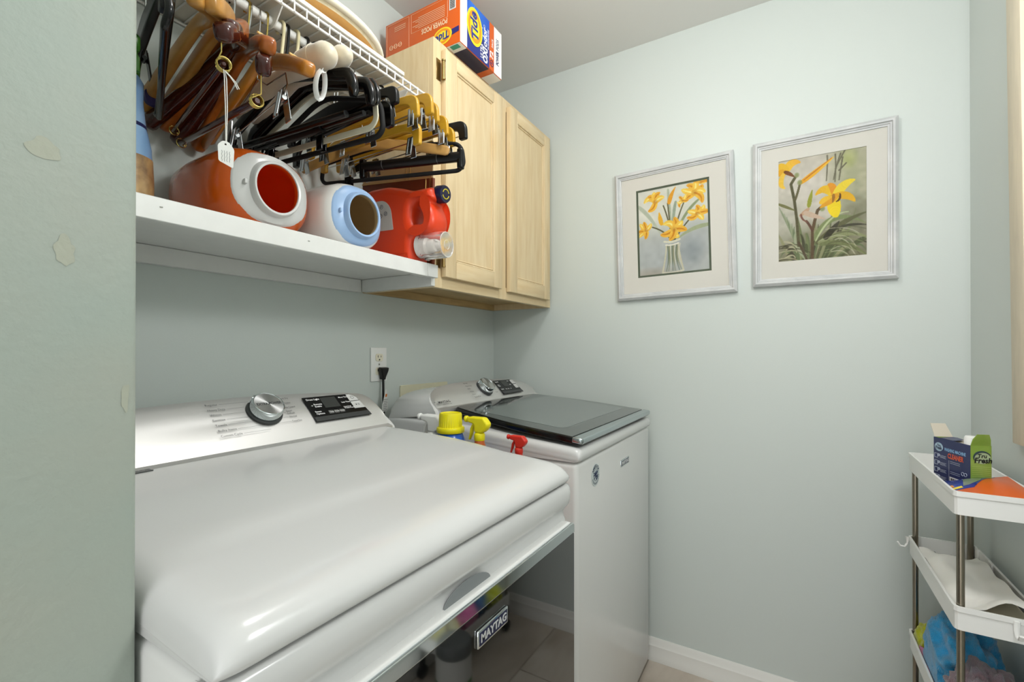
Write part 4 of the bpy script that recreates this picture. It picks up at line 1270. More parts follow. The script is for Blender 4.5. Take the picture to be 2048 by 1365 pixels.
# ================================================================== ON TOP OF THE CABINET: DETERGENT BOX
bx = thing('detergent_box', 'big orange and blue detergent box overhanging the cabinet top', 'box', (1.24, 1.02, Z1))
bx0, bx1, by0, by1, bz0, bz1 = 1.120, 1.357, 0.858, 1.172, Z1 + 0.0005, Z1 + 0.160
OR = M('box_orange', (212, 92, 18), 0.35, coat=0.2)
BLU = M('box_blue', (24, 66, 176), 0.3, coat=0.2, var=0.3, vscale=14, vrgb=(36, 112, 210))
BLD = M('box_navy', (28, 46, 128), 0.3, coat=0.2)
BWH = M('box_white', (236, 236, 234), 0.4, coat=0.1)
obj('carton', G().box((bx0, by0, bz0), (bx1, by1, bz1), 0.002, 2), OR, bx)
fb = frame((0, by0 - 0.0006, 0), (1, 0, 0), (0, 0, 1))


def band(x0, x1, z0, z1, m, nm, off=0.0):
    return obj(nm, G().plate([[(x0, z0), (x1, z0), (x1, z1), (x0, z1)]], 0.0006, 0, T(0, -off, 0) @ fb), m, bx, smooth=False)


e = 0.0016
band(bx0 + e, 1.156, bz0 + e, bz1 - e, BWH, 'front_print_white')
band(1.156, 1.280, bz0 + e, bz1 - e, BLD, 'front_print_navy')
band(1.156, 1.280, bz0 + 0.075, bz1 - e, BLU, 'front_print_blue', 0.0002)
band(1.280, 1.308, bz0 + e, bz1 - e, OR, 'front_print_orange')
band(1.308, bx1 - e, bz0 + e, bz1 - e, BWH, 'front_print_white')
# underside of the overhang
fu = frame((0, 0, bz0 - 0.0006), (1, 0, 0), (0, -1, 0))
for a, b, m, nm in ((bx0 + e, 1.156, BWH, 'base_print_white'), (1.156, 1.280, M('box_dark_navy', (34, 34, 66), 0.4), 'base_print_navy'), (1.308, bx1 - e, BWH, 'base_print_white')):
    obj(nm, G().plate([[(a, -by0 - e), (a, -0.909), (b, -0.909), (b, -by0 - e)]], 0.0006, 0, fu), m, bx, smooth=False)
obj('seal_sticker', G().plate([[(1.124, -by0 - .012), (1.124, -.900), (1.142, -.900), (1.142, -by0 - .012)]], 0.0006, 0, T(0, 0, -.0005) @ fu), M('sticker_teal', (60, 160, 140), 0.4), bx, smooth=False)


def emblem(mat_, s, flip=False):
    em = obj('emblem', G().plate([ell(0, 0, 0.060 * s, 0.043 * s, 40)], 0.0005, 0, mat_ @ T(0, 0, 0.0004)), M('print_yellow', (246, 220, 40), 0.35), bx, smooth=False)
    obj('emblem_ring', G().plate([ell(0, 0, 0.051 * s, 0.036 * s, 40)], 0.0005, 0, mat_ @ T(0, 0, 0.0008)), M('print_orange', (238, 150, 30), 0.35), em, smooth=False)
    obj('emblem_ring', G().plate([ell(0, 0, 0.037 * s, 0.025 * s, 40)], 0.0005, 0, mat_ @ T(0, 0, 0.0011)), M('print_yellow', (246, 220, 40), 0.35), em, smooth=False)
    obj('emblem_lettering', G().text('Tide', 0.052 * s, mat_ @ T(0, 0.002 * s, 0.0015) @ Matrix.Rotation(math.radians(8), 4, 'Z'), 'CENTER', bold=0.0018 * s, shear=0.15, fit=0.088 * s), M('print_blue_ink', (34, 52, 140), 0.35), em, smooth=False)


mv = lambda x, z: frame((x, by0 - 0.0012, z), (0, 0, 1), (-1, 0, 0))   # text reading upwards
emblem(mv(1.196, bz0 + 0.088), 0.98)
for w, sz, x, z, bo, ft in (('ULTRA', 0.021, 1.236, 0.012, 0.0003, 0.046), ('OXI', 0.036, 1.257, 0.006, 0.0016, 0.050), ('odor', 0.032, 1.255, 0.060, 0.001, 0.062), ('ELIMINATES', 0.009, 1.2735, 0.060, 0.0002, 0.064)):
    obj('front_lettering', G().text(w, sz, mv(x, bz0 + z), 'LEFT', bold=bo, fit=ft), WHITEINK, bx, smooth=False)
g = G()
for k in range(30):
    x, z = random.uniform(1.160, 1.276), random.uniform(bz0 + 0.10, bz1 - 0.008)
    r = random.choice((0.0008, 0.0012, 0.002, 0.004))
    if abs(x - 1.196) < 0.045 and z < bz0 + 0.15:
        continue
    g.sweep([mv(x, z) @ V((r * math.cos(a), r * math.sin(a), 0)) for a in np.linspace(0, 2 * PI, 10, endpoint=False)], min(r * 0.25, 0.0004), n=4, closed=True)
bub = obj('bubble_print', g, WHITEINK, bx, smooth=False)
bub['kind'] = 'stuff'
g = G()
g.text('72', 0.026, mv(1.2935, bz0 + 0.040), 'LEFT', bold=0.001)
g.text('PACS', 0.012, mv(1.2985, bz0 + 0.080), 'LEFT', bold=0.0004)
obj('count_lettering', g, WHITEINK, bx, smooth=False)
g = G()
g.text('POWER', 0.022, mv(1.330, bz0 + 0.036), 'LEFT', bold=0.0009, fit=0.048)
g.text('PODS', 0.022, mv(1.330, bz0 + 0.088), 'LEFT', bold=0.0003, fit=0.036)
g.sweep([mv(1.294, bz0 + .025) @ V((.010 * math.cos(a), .010 * math.sin(a), 0)) for a in np.linspace(0, 2 * PI, 20, endpoint=False)], 0.0012, n=5, closed=True)
g.text('8', 0.014, mv(1.294, bz0 + .025), 'CENTER', bold=0.0004)
obj('side_lettering', g, M('print_navy_ink', (34, 40, 96), 0.4), bx, smooth=False)
# left flank: print upside down; local x runs back (+Y), local y down
fl = lambda y, z, o=0.0008: frame((bx0 - o, y, z), (0, 1, 0), (0, 0, -1))
emblem(fl(0.925, bz0 + 0.038, 0.0004), 0.62)
obj('flank_print_navy', G().plate([[(by0 + .003, -(bz0 + .050)), (by0 + .06, -(bz0 + .046)), (by0 + .06, -(bz0 + .026)), (by0 + .003, -(bz0 + .034))]], 0.0004, 0, frame((bx0 - 0.0005, 0, 0), (0, 1, 0), (0, 0, -1))), M('print_navy', (36, 40, 120), 0.4), bx, smooth=False)
g = G()
g.text('POWER PODS', 0.022, fl(0.905, bz0 + 0.082), 'LEFT', bold=0.0006, fit=0.105)
for r in range(7):
    z = bz0 + 0.10 + r * 0.0055
    g.add([(0, 0, 0), (0.11 + 0.012 * ((r * 7) % 3), 0, 0), (0.11 + 0.012 * ((r * 7) % 3), .0014, 0), (0, .0014, 0)], [(0, 1, 2, 3)], fl(0.915, z))
for (a, b, c, d) in ((0.905, 0.092, 1.055, 0.152), (1.065, 0.045, 1.165, 0.152)):
    for p, q in (((a, b), (c, b)), ((c, b), (c, d)), ((c, d), (a, d)), ((a, d), (a, b))):
        g.sweep([(bx0 - .0006, p[0], bz0 + p[1]), (bx0 - .0006, q[0], bz0 + q[1])], 0.0004, n=4)
for k in range(3):
    yy, zz = 1.105 + k * 0.020, bz0 + 0.075 + 0.0
    g.sweep([fl(yy, zz) @ V((.007 * math.cos(a), .007 * math.sin(a), 0)) for a in np.linspace(0, 2 * PI, 14, endpoint=False)], 0.0009, n=4, closed=True)
    g.sweep([fl(yy, zz) @ V((-.004, -.003, 0)), fl(yy, zz) @ V((.004, .003, 0))], 0.0007, n=4)
for k in range(3):
    g.add([(0, 0, 0), (0.05, 0, 0), (0.05, .0014, 0), (0, .0014, 0)], [(0, 1, 2, 3)], fl(1.08, bz0 + 0.125 + k * .006))
obj('flank_lettering', g, M('print_pale', (246, 216, 180), 0.5), bx, smooth=False)
bc = obj('barcode_panel', G().plate([[(0.873, -(bz1 - .006)), (0.898, -(bz1 - .006)), (0.898, -(bz0 + .108)), (0.873, -(bz0 + .108))]], 0.0004, 0, frame((bx0 - 0.0005, 0, 0), (0, 1, 0), (0, 0, -1))), BWH, bx, smooth=False)
g = G()
for k in range(16):
    z = bz0 + .111 + k * .0026
    g.add([(0.876, -z, 0), (0.895, -z, 0), (0.895, -z - .0012 * (1 + k % 2 * .6), 0), (0.876, -z - .0012 * (1 + k % 2 * .6), 0)], [(0, 1, 2, 3)], frame((bx0 - 0.001, 0, 0), (0, 1, 0), (0, 0, -1)))
obj('barcode', g, BLACKP, bc, smooth=False)

# ================================================================== HAT ON THE WIRE SHELF
HZ = BZ + 0.0115
hat = thing('sun_hat', 'cream straw sun hat with a tan underside on the white board above the hangers', 'hat', (0.745, 1.062, HZ))
prof = [(1.0, 0.034), (0.96, 0.018), (0.86, 0.006), (0.70, 0.002), (0.52, 0.006), (0.47, 0.03), (0.45, 0.09), (0.40, 0.125), (0.28, 0.138), (0.01, 0.140)]
n = 48
ring = lambda k, z, dz=0: [(0.745 + 0.205 * k * math.cos(2 * PI * j / n), 1.060 + 0.149 * k * math.sin(2 * PI * j / n), HZ + z + dz + (0.006 * math.sin(4 * PI * j / n + 1.1) + 0.004 if k > 0.9 else 0)) for j in range(n)]
obj('crown_and_brim', G().loft([ring(k, z, 0.004) for k, z in prof], cap=True), M('straw_cream', (228, 214, 180), 0.8, bump=0.6, bscale=240, var=0.1, vscale=60), hat, ang=60)
obj('brim_underside', G().loft([ring(k * 0.985, z, 0.0005) for k, z in prof[:5]], cap=True), M('straw_tan', (196, 146, 80), 0.85, bump=0.5, bscale=200), hat, ang=60)
obj('brim_edge', G().sweep([V(p) for p in ring(1.0, 0.034, 0.002)], 0.0085, n=10, closed=True), M('cream_felt', (236, 228, 206), 0.9, sheen=0.4), hat)

# ================================================================== BOTTLES BETWEEN DRYER AND WASHER
gc = thing('slim_rack', 'slim white rack squeezed into the gap between dryer and washer, holding the spray bottles', 'rack', (0.985, 0.74, 0))
RX0, RX1, RY0, RY1, RZ = 0.925, 1.052, 0.52, 0.98, 0.735
for z in (0.10, 0.42, RZ):
    g = G().box((RX0, RY0, z - 0.006), (RX1, RY1, z), 0.002, 1)
    g.box((RX0, RY0, z - 0.006), (RX0 + 0.003, RY1, z + 0.03)).box((RX1 - 0.003, RY0, z - 0.006), (RX1, RY1, z + 0.03))
    g.box((RX0, RY0, z - 0.006), (RX1, RY0 + 0.003, z + 0.03)).box((RX0, RY1 - 0.003, z - 0.006), (RX1, RY1, z + 0.03))
    obj('tray', g, WHITEP, gc, smooth=False)
for x in (RX0 + 0.012, RX1 - 0.012):
    for y in (RY0 + 0.012, RY1 - 0.012):
        obj('post', G().cyl((x, y, 0.0), (x, y, RZ), 0.007, 10), WHITEP, gc)


def trigger_bottle(name, label, x, y, ztop, s, headmat, bodymat, lie=0.0, big=1.0):
    """trigger sprayer, nozzle towards +Y; ztop = top of the head"""
    t = thing(name, label, 'spray bottle', (x, y, RZ))
    zb = RZ + 0.0005
    H = ztop - zb
    zn = ztop - 0.062 * s
    r = 0.034
    g = G().lathe([(0.002, zb), (r - .004, zb), (r, zb + .005), (r, zb + (zn - zb) * .62), (r * .8, zb + (zn - zb) * .80), (0.016 * s, zb + (zn - zb) * .93), (0.014 * s, zn)], 28, T(x, y, 0))
    obj('bottle', g, bodymat, t)
    # collar
    prof = [(0.0155 * s, zn - .012 * s), (0.0165 * s, zn - .010 * s), (0.0165 * s, zn + .006 * s), (0.014 * s, zn + .010 * s), (0.010 * s, zn + .012 * s)]
    g = G().lathe(prof, 24, T(x, y, 0))
    obj('collar', g, headmat, t)
    hp = [(-0.022, 0.016), (-0.034, 0.030), (-0.036, 0.040), (-0.020, 0.058), (0.030, 0.058), (0.036, 0.056), (0.038, 0.042), (0.014, 0.036), (0.012, 0.012), (-0.010, 0.010)]
    pl = [(p.x, p.y) for p in rounded([V((a * s, b * s, 0)) for a, b in hp], 0.005 * s, 3)]
    obj('head', G().plate([pl], 0.026 * s, 0.005 * s, frame((x, y, zn), (0, 1, 0), (0, 0, 1))), headmat, t)
    obj('nozzle', G().sweep([(x, y + .034 * s, zn + .049 * s), (x, y + .044 * s, zn + .049 * s), (x, y + .046 * s, zn + .049 * s), (x, y + .052 * s, zn + .049 * s)], [.0075 * s, .0078 * s, .010 * s, .0095 * s], n=14), headmat, t)
    tp = [V((x, y + .018 * s, zn + .038 * s)), V((x, y + .026 * s, zn + .022 * s)), V((x, y + .030 * s, zn + .004 * s)), V((x, y + .036 * s, zn - .012 * s))]
    obj('trigger', G().sweep(tp, [.008 * s, .008 * s, .007 * s, .005 * s], [.004 * s, .005 * s, .004 * s, .003 * s], n=10, ex=3), headmat, t)
    return t


YEL = M('yellow_plastic', (236, 224, 20), 0.35, sss=0.05)
trigger_bottle('spray_bottle', 'white trigger spray bottle behind the yellow-capped blue bottle', 0.985, 0.845, 1.040, 1.0, WHITEP, M('clear_white_bottle', (226, 228, 228), 0.3))
trigger_bottle('spray_bottle', 'spray bottle with a yellow trigger head beside the washing machine', 0.985, 0.690, 1.044, 0.86, YEL, M('amber_bottle', (190, 96, 44), 0.3))
trigger_bottle('spray_bottle', 'spray bottle with a red trigger head, nearest the front of the gap', 0.985, 0.572, 1.006, 0.62, M('red_plastic', (206, 44, 30), 0.35), M('red_bottle', (206, 60, 40), 0.35))
bl = thing('detergent_bottle', 'blue bottle with a wide ribbed yellow screw cap beside the dryer', 'detergent bottle', (0.985, 0.785, RZ))
BX, BY = 0.985, 0.785
g = G().lathe([(.002, RZ + .0005), (.036, RZ + .0005), (.042, RZ + .006), (.044, RZ + .10), (.043, RZ + .20), (.040, RZ + .235), (.031, RZ + .258), (.026, RZ + .262)], 32, T(BX, BY, 0))
g.sweep([(BX, BY - .036, RZ + .235), (BX, BY - .050, RZ + .215), (BX, BY - .052, RZ + .15), (BX, BY - .043, RZ + .11)], .008, n=10)
obj('bottle', g, M('blue_bottle', (24, 92, 196), 0.25, coat=0.2), bl)
zc0 = RZ + .262
prof_pts = []
g = G()
rings = []
for rr, z, rib in ((.036, zc0 - .004, 0), (.0375, zc0 - .002, 0), (.0375, zc0 + .007, 0), (.036, zc0 + .010, 0), (.0315, zc0 + .011, 1), (.0305, zc0 + .044, 1), (.0285, zc0 + .048, 0), (.0265, zc0 + .0485, 0), (.0255, zc0 + .046, 0), (.001, zc0 + .046, 0)):
    rings.append([(BX + (rr - rib * .0012 * (k % 2)) * math.cos(2 * PI * k / 64), BY + (rr - rib * .0012 * (k % 2)) * math.sin(2 * PI * k / 64), z) for k in range(64)])
obj('cap', g.loft(rings), YEL, bl)

# ================================================================== SLIM CART BY THE RIGHT WALL
cart = thing('storage_cart', 'slim white four-tier rolling cart with steel posts by the right wall', 'cart', (1.505, -0.358, 0))
CX0, CX1, CY0, CY1 = 1.292, 1.722, -0.428, -0.290
TZ = (0.877, 0.640, 0.374, 0.118)   # tray floor heights
TH = 0.045


def tray(z):
    r = 0.012
    o_ = rrect(CX0, CY0, CX1, CY1, r, 3)
    i_ = rrect(CX0 + .003, CY0 + .003, CX1 - .003, CY1 - .003, r - .002, 3)
    ol = rrect(CX0 - .002, CY0 - .002, CX1 + .002, CY1 + .002, r + .001, 3)
    R = lambda lp, zz: [(a, b, zz) for a, b in lp]
    g = G().loft([R(i_, z + .001), R(i_, z + TH - .001), R(i_, z + TH), R(ol, z + TH), R(ol, z + TH - .010), R(o_, z + TH - .012), R(o_, z - .003), R(i_, z - .004)], cap=True)
    return g


for i, z in enumerate(TZ):
    tr = obj('tray', tray(z), WHITEP, cart, ang=30)
    if i == 1:
        for x in (CX1 - .035, CX1 - .13):
            obj('socket', G().box((x - .012, CY0 + .001, z + .012), (x + .012, CY0 + .007, z + TH + .004), 0.002, 2), WHITEP, tr)
        # small hooks clipped over the tray ends
        for (x, y, d) in ((CX1 - .006, CY1 + .004, V((0, 1, 0))), (CX0 - .004, -0.380, V((-1, 0, 0)))):
            p = V((x, y, z + TH - .012))
            obj('hook', G().sweep([p + V((0, 0, .008)), p + V((0, 0, -.010)), p + d * .006 + V((0, 0, -.020)), p + d * .016 + V((0, 0, -.020)), p + d * .022 + V((0, 0, -.010))], [.005, .005, .0045, .0045, .004], [.0025] * 5, n=8), WHITEP, tr)
POST = M('post_steel', (150, 142, 128), 0.28, 1.0)
for x in (CX0 + .012, CX1 - .012):
    for y in (CY0 + .012, CY1 - .012):
        for a, b in zip((TZ[1] + .002, TZ[2] + .002, TZ[3] + .002), TZ[:3]):
            obj('post', G().cyl((x, y, a), (x, y, b - .003), 0.0068, 14), POST, cart)
        w = obj('caster', G().box((x - .009, y - .009, .03), (x + .009, y + .009, TZ[3] - .003), 0.003, 2), BLACKP, cart)
        obj('wheel', G().sweep([(x, y - .010, .0235), (x, y - .008, .0235), (x, y + .008, .0235), (x, y + .010, .0235)], [.020, .0232, .0232, .020], n=20), BLACKP, w)

# box of washing machine cleaner on the top tray
ux = V((0.110, 0.0425, 0)).normalized()           # along the dark blue front, away from the camera
BWd, BHt = 0.112, 0.120
A0 = V((1.424, -0.346, TZ[0] + .002))
nb = V((ux.y, -ux.x, 0))                            # to the back (towards the right wall)
DP = 0.042
cb = thing('cleaner_box', 'opened dark blue and green cleaner carton standing on the top tray of the cart', 'box', (A0.x, A0.y, A0.z))
P = lambda u, d, z: A0 + ux * u + nb * d + V((0, 0, z))
BXN = M('carton_navy', (38, 46, 92), 0.35, coat=0.15)
BXG = M('carton_green', (112, 150, 40), 0.35, coat=0.15, var=0.25, vscale=18, vrgb=(150, 176, 84))
CARD = M('carton_inside', (204, 196, 180), 0.8)
wall_ = lambda a, b, t_, z0, z1: G().loft([[V(a) + V((0, 0, z0)), V(b) + V((0, 0, z0)), V(b) + t_ + V((0, 0, z0)), V(a) + t_ + V((0, 0, z0))], [V(a) + V((0, 0, z1)), V(b) + V((0, 0, z1)), V(b) + t_ + V((0, 0, z1)), V(a) + t_ + V((0, 0, z1))]])
th_ = 0.0012
fp = obj('front_panel', wall_(P(0, 0, 0), P(BWd, 0, 0), nb * th_, 0, BHt), BXN, cb, smooth=False)
sp_ = obj('side_panel', wall_(P(0, th_, 0), P(0, DP, 0), ux * th_, 0, BHt), BXG, cb, smooth=False)
obj('back_panel', wall_(P(0, DP - th_, 0), P(BWd, DP - th_, 0), nb * th_, 0, BHt), CARD, cb, smooth=False)
obj('side_panel', wall_(P(BWd - th_, th_, 0), P(BWd - th_, DP, 0), ux * th_, 0, BHt), BXG, cb, smooth=False)
obj('base', G().loft([[P(0, 0, .0), P(BWd, 0, .0), P(BWd, DP, .0), P(0, DP, .0)], [P(0, 0, .001), P(BWd, 0, .001), P(BWd, DP, .001), P(0, DP, .001)]]), CARD, cb, smooth=False)


def flap(pts, m, off, name='flap'):
    g = G().loft([[V(p) for p in pts], [V(p) + V(off) for p in pts]])
    return obj(name, g, m, cb, smooth=False)


flap([P(0, .002, BHt), P(0, DP - .001, BHt), P(-.004, DP - .004, BHt + .014), P(-.007, DP - .009, BHt + .026), P(-.007, .010, BHt + .026), P(-.003, .004, BHt + .014)], BXG, ux * th_)
flap([P(BWd, .002, BHt), P(BWd, DP - .001, BHt), P(BWd + .022, DP - .003, BHt + .030), P(BWd + .022, .006, BHt + .030)], CARD, ux * -th_)
flap([P(.050, .001, BHt), P(.092, .001, BHt), P(.088, .024, BHt + .003), P(.080, .030, BHt + .003), P(.058, .028, BHt + .002), P(.052, .022, BHt + .002)], BXN, (0, 0, .0008))
flap([P(.002, DP - .001, BHt), P(BWd - .004, DP - .001, BHt), P(BWd - .006, DP - .030, BHt - .006), P(.008, DP - .030, BHt - .004)], CARD, (0, 0, -.0008))
cf = lambda u, z: frame(P(u, -0.0005, z), -ux, (0, 0, 1))
g = G()
g.text('CLEANER', 0.016, cf(0.066, 0.082), 'LEFT', bold=0.0006, fit=0.048, shear=0.1)
obj('front_lettering', g, M('print_red_orange', (226, 96, 60), 0.5), fp, smooth=False)
g = G()
g.text('WASHING', 0.0105, cf(0.076, 0.0955), 'LEFT', bold=0.0003, fit=0.031)
obj('front_lettering', g, M('print_sky', (150, 196, 236), 0.5), fp, smooth=False)
g = G().text('MACHINE', 0.0105, cf(0.0425, 0.0955), 'LEFT', bold=0.0003, fit=0.031)
obj('front_lettering', g, MATS['print_sky'], fp, smooth=False)
g = G()
for k in range(4):
    c_ = cf(0.094, 0.078 - k * .017)
    g.sweep([c_ @ V((.0026 * math.cos(a), .0026 * math.sin(a), 0)) for a in np.linspace(0, 2 * PI, 10, endpoint=False)], 0.0008, n=4, closed=True)
    c2 = cf(0.103, 0.076 - k * .017)
    for p, q in (((-.005, -.005), (.005, -.005)), ((.005, -.005), (.005, .005)), ((.005, .005), (-.005, .005)), ((-.005, .005), (-.005, -.005))):
        g.sweep([c2 @ V((*p, 0)), c2 @ V((*q, 0))], 0.0004, n=4)
    for r in range(3):
        g.add([(0, 0, 0), (.020 - .003 * (r % 2), 0, 0), (.020 - .003 * (r % 2), .0008, 0), (0, .0008, 0)], [(0, 1, 2, 3)], cf(0.090, 0.078 - k * .017 - r * .0026))
for z in (.070, .066, .046, .042, .030):
    g.add([(0, 0, 0), (.030, 0, 0), (.030, .0008, 0), (0, .0008, 0)], [(0, 1, 2, 3)], cf(0.058, z))
g.add([(0, 0, 0), (.0008, 0, 0), (.0008, .05, 0), (0, .05, 0)], [(0, 1, 2, 3)], cf(0.062, 0.022))
for k, z in enumerate((.050, .034)):
    for dx in (0, .008):
        c_ = cf(0.020 - dx, z)
        g.sweep([c_ @ V((.004 * math.cos(a), .004 * math.sin(a), 0)) for a in np.linspace(0, 2 * PI, 10, endpoint=False)], 0.0005, n=4, closed=True)
obj('front_print', g, M('print_pale_blue', (196, 204, 220), 0.5), fp, smooth=False)
em = obj('emblem', G().plate([ell(0, 0, .0135, .0105, 24)], .0004, 0, cf(0.094, 0.098)), M('emblem_pale', (170, 196, 214), 0.4), fp, smooth=False)
obj('emblem_lettering', G().text('Tru', 0.008, cf(0.099, 0.1015) @ T(0, 0, .0006), 'LEFT', bold=.0002).text('Fresh', 0.0105, cf(0.1045, 0.0955) @ T(0, 0, .0006), 'LEFT', bold=.0003, fit=.020, shear=.1), M('print_dark_navy', (24, 30, 70), 0.5), em, smooth=False)
bcp = obj('barcode_panel', G().plate([[(0, 0), (.040, 0), (.040, .026), (0, .026)]], .0004, 0, cf(0.0595, 0.008)), BWH, fp, smooth=False)
g = G()
for k in range(17):
    x = .003 + k * .0021
    w = .0007 + .0005 * ((k * 5) % 3)
    for y0, y1 in ((.002, .012), (.015, .024)):
        g.add([(x, y0, 0), (x + w, y0, 0), (x + w, y1, 0), (x, y1, 0)], [(0, 1, 2, 3)], cf(0.0595, 0.008) @ T(0, 0, .0006))
obj('barcode', g, BLACKP, bcp, smooth=False)
cs = lambda d, z: frame(P(-0.0006, d, z), nb, (0, 0, 1))
eg = obj('emblem', G().plate([ell(0, 0, .0165, .013, 28)], .0004, 0, cs(0.0235, 0.092)), M('emblem_green_pale', (170, 190, 150), 0.4), sp_, smooth=False)
obj('emblem_ring', G().sweep([cs(0.0235, 0.093) @ V((.0165 * math.cos(a), .0135 * math.sin(a), .0005)) for a in np.linspace(0.3, 3.6, 16)], [.0006 + .0014 * math.sin(PI * k / 15) for k in range(16)], n=5), M('emblem_dark', (40, 60, 70), 0.4), eg, smooth=False)
obj('emblem_lettering', G().text('Tru', 0.0125, cs(0.0135, 0.0965) @ T(0, 0, .0008), 'LEFT', bold=.0003, shear=.1).text('Fresh', 0.0165, cs(0.0075, 0.0865) @ T(0, 0, .0008), 'LEFT', bold=.0005, fit=.034, shear=.15), M('print_black', (24, 26, 26), 0.5), eg, smooth=False)
g = G()
for k in range(14):
    z = .072 - k * .0044 - (.003 if k > 6 else 0)
    g.add([(0, 0, 0), (.036, 0, 0), (.036, .0008, 0), (0, .0008, 0)], [(0, 1, 2, 3)], cs(0.004, z))
obj('side_print', g, M('print_lime', (176, 200, 110), 0.5), sp_, smooth=False)
# white bottle top showing inside the carton
obj('inner_bottle', G().lathe([(.016, .06), (.017, .112), (.0125, .118), (.012, .134), (.010, .137), (.001, .137)], 20, T(*P(.026, .021, 0))), WHITEP, cb)

# flat refill pouch on the top tray
def sheet_mesh(nx, ny, fn, th=0.001):
    top = [[V(fn(i / nx, j / ny)) for i in range(nx + 1)] for j in range(ny + 1)]
    vs = [p for r in top for p in r]
    n0 = len(vs)
    vs += [p - V((0, 0, th)) for p in vs]
    fs = []
    w = nx + 1
    for j in range(ny):
        for i in range(nx):
            a = j * w + i
            fs.append((a, a + 1, a + w + 1, a + w))
            fs.append((n0 + a + w, n0 + a + w + 1, n0 + a + 1, n0 + a))
    edge = [i for i in range(w)] + [j * w + nx for j in range(1, ny + 1)] + [ny * w + i for i in range(nx - 1, -1, -1)] + [j * w for j in range(ny - 1, 0, -1)]
    for k in range(len(edge)):
        a, b = edge[k], edge[(k + 1) % len(edge)]
        fs.append((b, a, n0 + a, n0 + b))
    return G().add(vs, fs)


pou = thing('refill_pouch', 'flat orange and blue refill pouch lying on the top tray of the cart', 'pouch', (1.36, -0.36, TZ[0]))


def pf(u, v, off=0.0):
    x = 1.299 + 0.170 * u
    y = -0.297 - 0.122 * v
    z = TZ[0] + 0.022 + 0.016 * math.sin(PI * min(1, max(0, u))) * math.sin(PI * min(1, max(0, v))) + 0.030 * v * (0.4 + 0.6 * u) + 0.010 * (1 - u) + off
    return (x, y, z)


obj('pouch', sheet_mesh(18, 14, lambda u, v: pf(u, v), 0.004), OR, pou)
obj('print_blue', sheet_mesh(14, 10, lambda u, v: pf(0.30 + 0.68 * u + 0.0 * v, 0.03 + 0.80 * v * (0.35 + 0.65 * u), 0.0007), 0.0005), M('pouch_blue', (30, 66, 170), 0.25, coat=0.3, var=0.2, vscale=30, vrgb=(20, 40, 120)), pou)
obj('print_swirl', sheet_mesh(12, 6, lambda u, v: pf(0.40 + 0.38 * u, 0.20 + 0.24 * v * math.sin(PI * (0.1 + 0.8 * u)) + 0.12 * u, 0.0013), 0.0004), M('pouch_swirl', (150, 160, 150), 0.3, var=0.5, vscale=40, vrgb=(90, 120, 60)), pou)
obj('print_yellow', sheet_mesh(4, 4, lambda u, v: pf(0.34 + 0.07 * u, 0.06 + 0.12 * v, 0.0013), 0.0004), M('print_yellow', (246, 220, 40), 0.35), pou)
obj('print_orange', sheet_mesh(4, 4, lambda u, v: pf(0.45 + 0.10 * u, 0.05 + 0.05 * v, 0.0013), 0.0004), M('print_orange', (238, 150, 30), 0.35), pou)

# stack of thin white sheets on the second tray
z1 = TZ[1] + .0015
stk = thing('sheet_stack', 'stack of thin cream sheets under a loose white one on the second cart tray', 'sheets', (1.50, -0.36, z1))
g = G()
for k in range(9):
    dx, dy = random.uniform(-.004, .004), random.uniform(-.003, .003)
    g.box((1.325 + dx, CY0 + .014 + dy, z1 + k * .0026), (1.640 + dx, CY1 - .014 + dy, z1 + k * .0026 + .0019), 0.0006, 1)
obj('sheets', g, M('sheet_cream', (214, 206, 182), 0.8), stk)
obj('loose_sheet', sheet_mesh(30, 12, lambda u, v: (1.322 + .322 * u, CY1 - .0075 - .114 * v, z1 + .026 + .026 * max(0, noise.noise((u * 3.2, v * 2.1, 2.0)) + .25) + .022 * v * (1 - u) + 0.012 * math.exp(-((u - .75) / .12) ** 2)), 0.0012),
    M('sheet_white', (236, 234, 228), 0.75, sss=0.05), stk)
obj('clip_mark', G().box((1.646, -0.334, z1 + .026), (1.656, -0.328, z1 + .030), .001, 1).box((1.620, -0.362, z1 + .033), (1.630, -0.356, z1 + .037), .001, 1).box((1.585, -0.312, z1 + .031), (1.594, -0.307, z1 + .034), .001, 1), DKGREY, stk)


# crumpled cleaning cloths on the third tray
def cloth(name, label, c, r, mat, seed, amp=0.35, freq=1.6, group=None, tier=2):
    bm = bmesh.new()
    bmesh.ops.create_icosphere(bm, subdivisions=5, radius=1)
    c, r = V(c), V(r)
    zmin = TZ[tier] + .0015
    for v in bm.verts:
        d = v.co.normalized()
        q = d * freq + V((seed * 3.1, seed * 1.7, seed))
        rdg = 1 - abs(noise.noise(q)) * 2
        f = 1 + amp * (0.6 * (rdg - .4) + 0.5 * noise.noise(q * 2.3) + 0.22 * noise.noise(q * 5.5) + 0.10 * noise.noise(q * 13))
        p = V((c.x + d.x * r.x * f, c.y + d.y * r.y * f, c.z + d.z * r.z * f))
        p.x = min(max(p.x, CX0 + .006), CX1 - .006)
        p.y = min(max(p.y, CY0 + .006), CY1 - .006)
        p.z = max(p.z, zmin + 0.002 * (1 + noise.noise(q * 4)))
        v.co = p
    g = G().frombm(bm)
    return solo(name, g, mat, (c.x, c.y, zmin), label, 'cloth', group, ang=80)


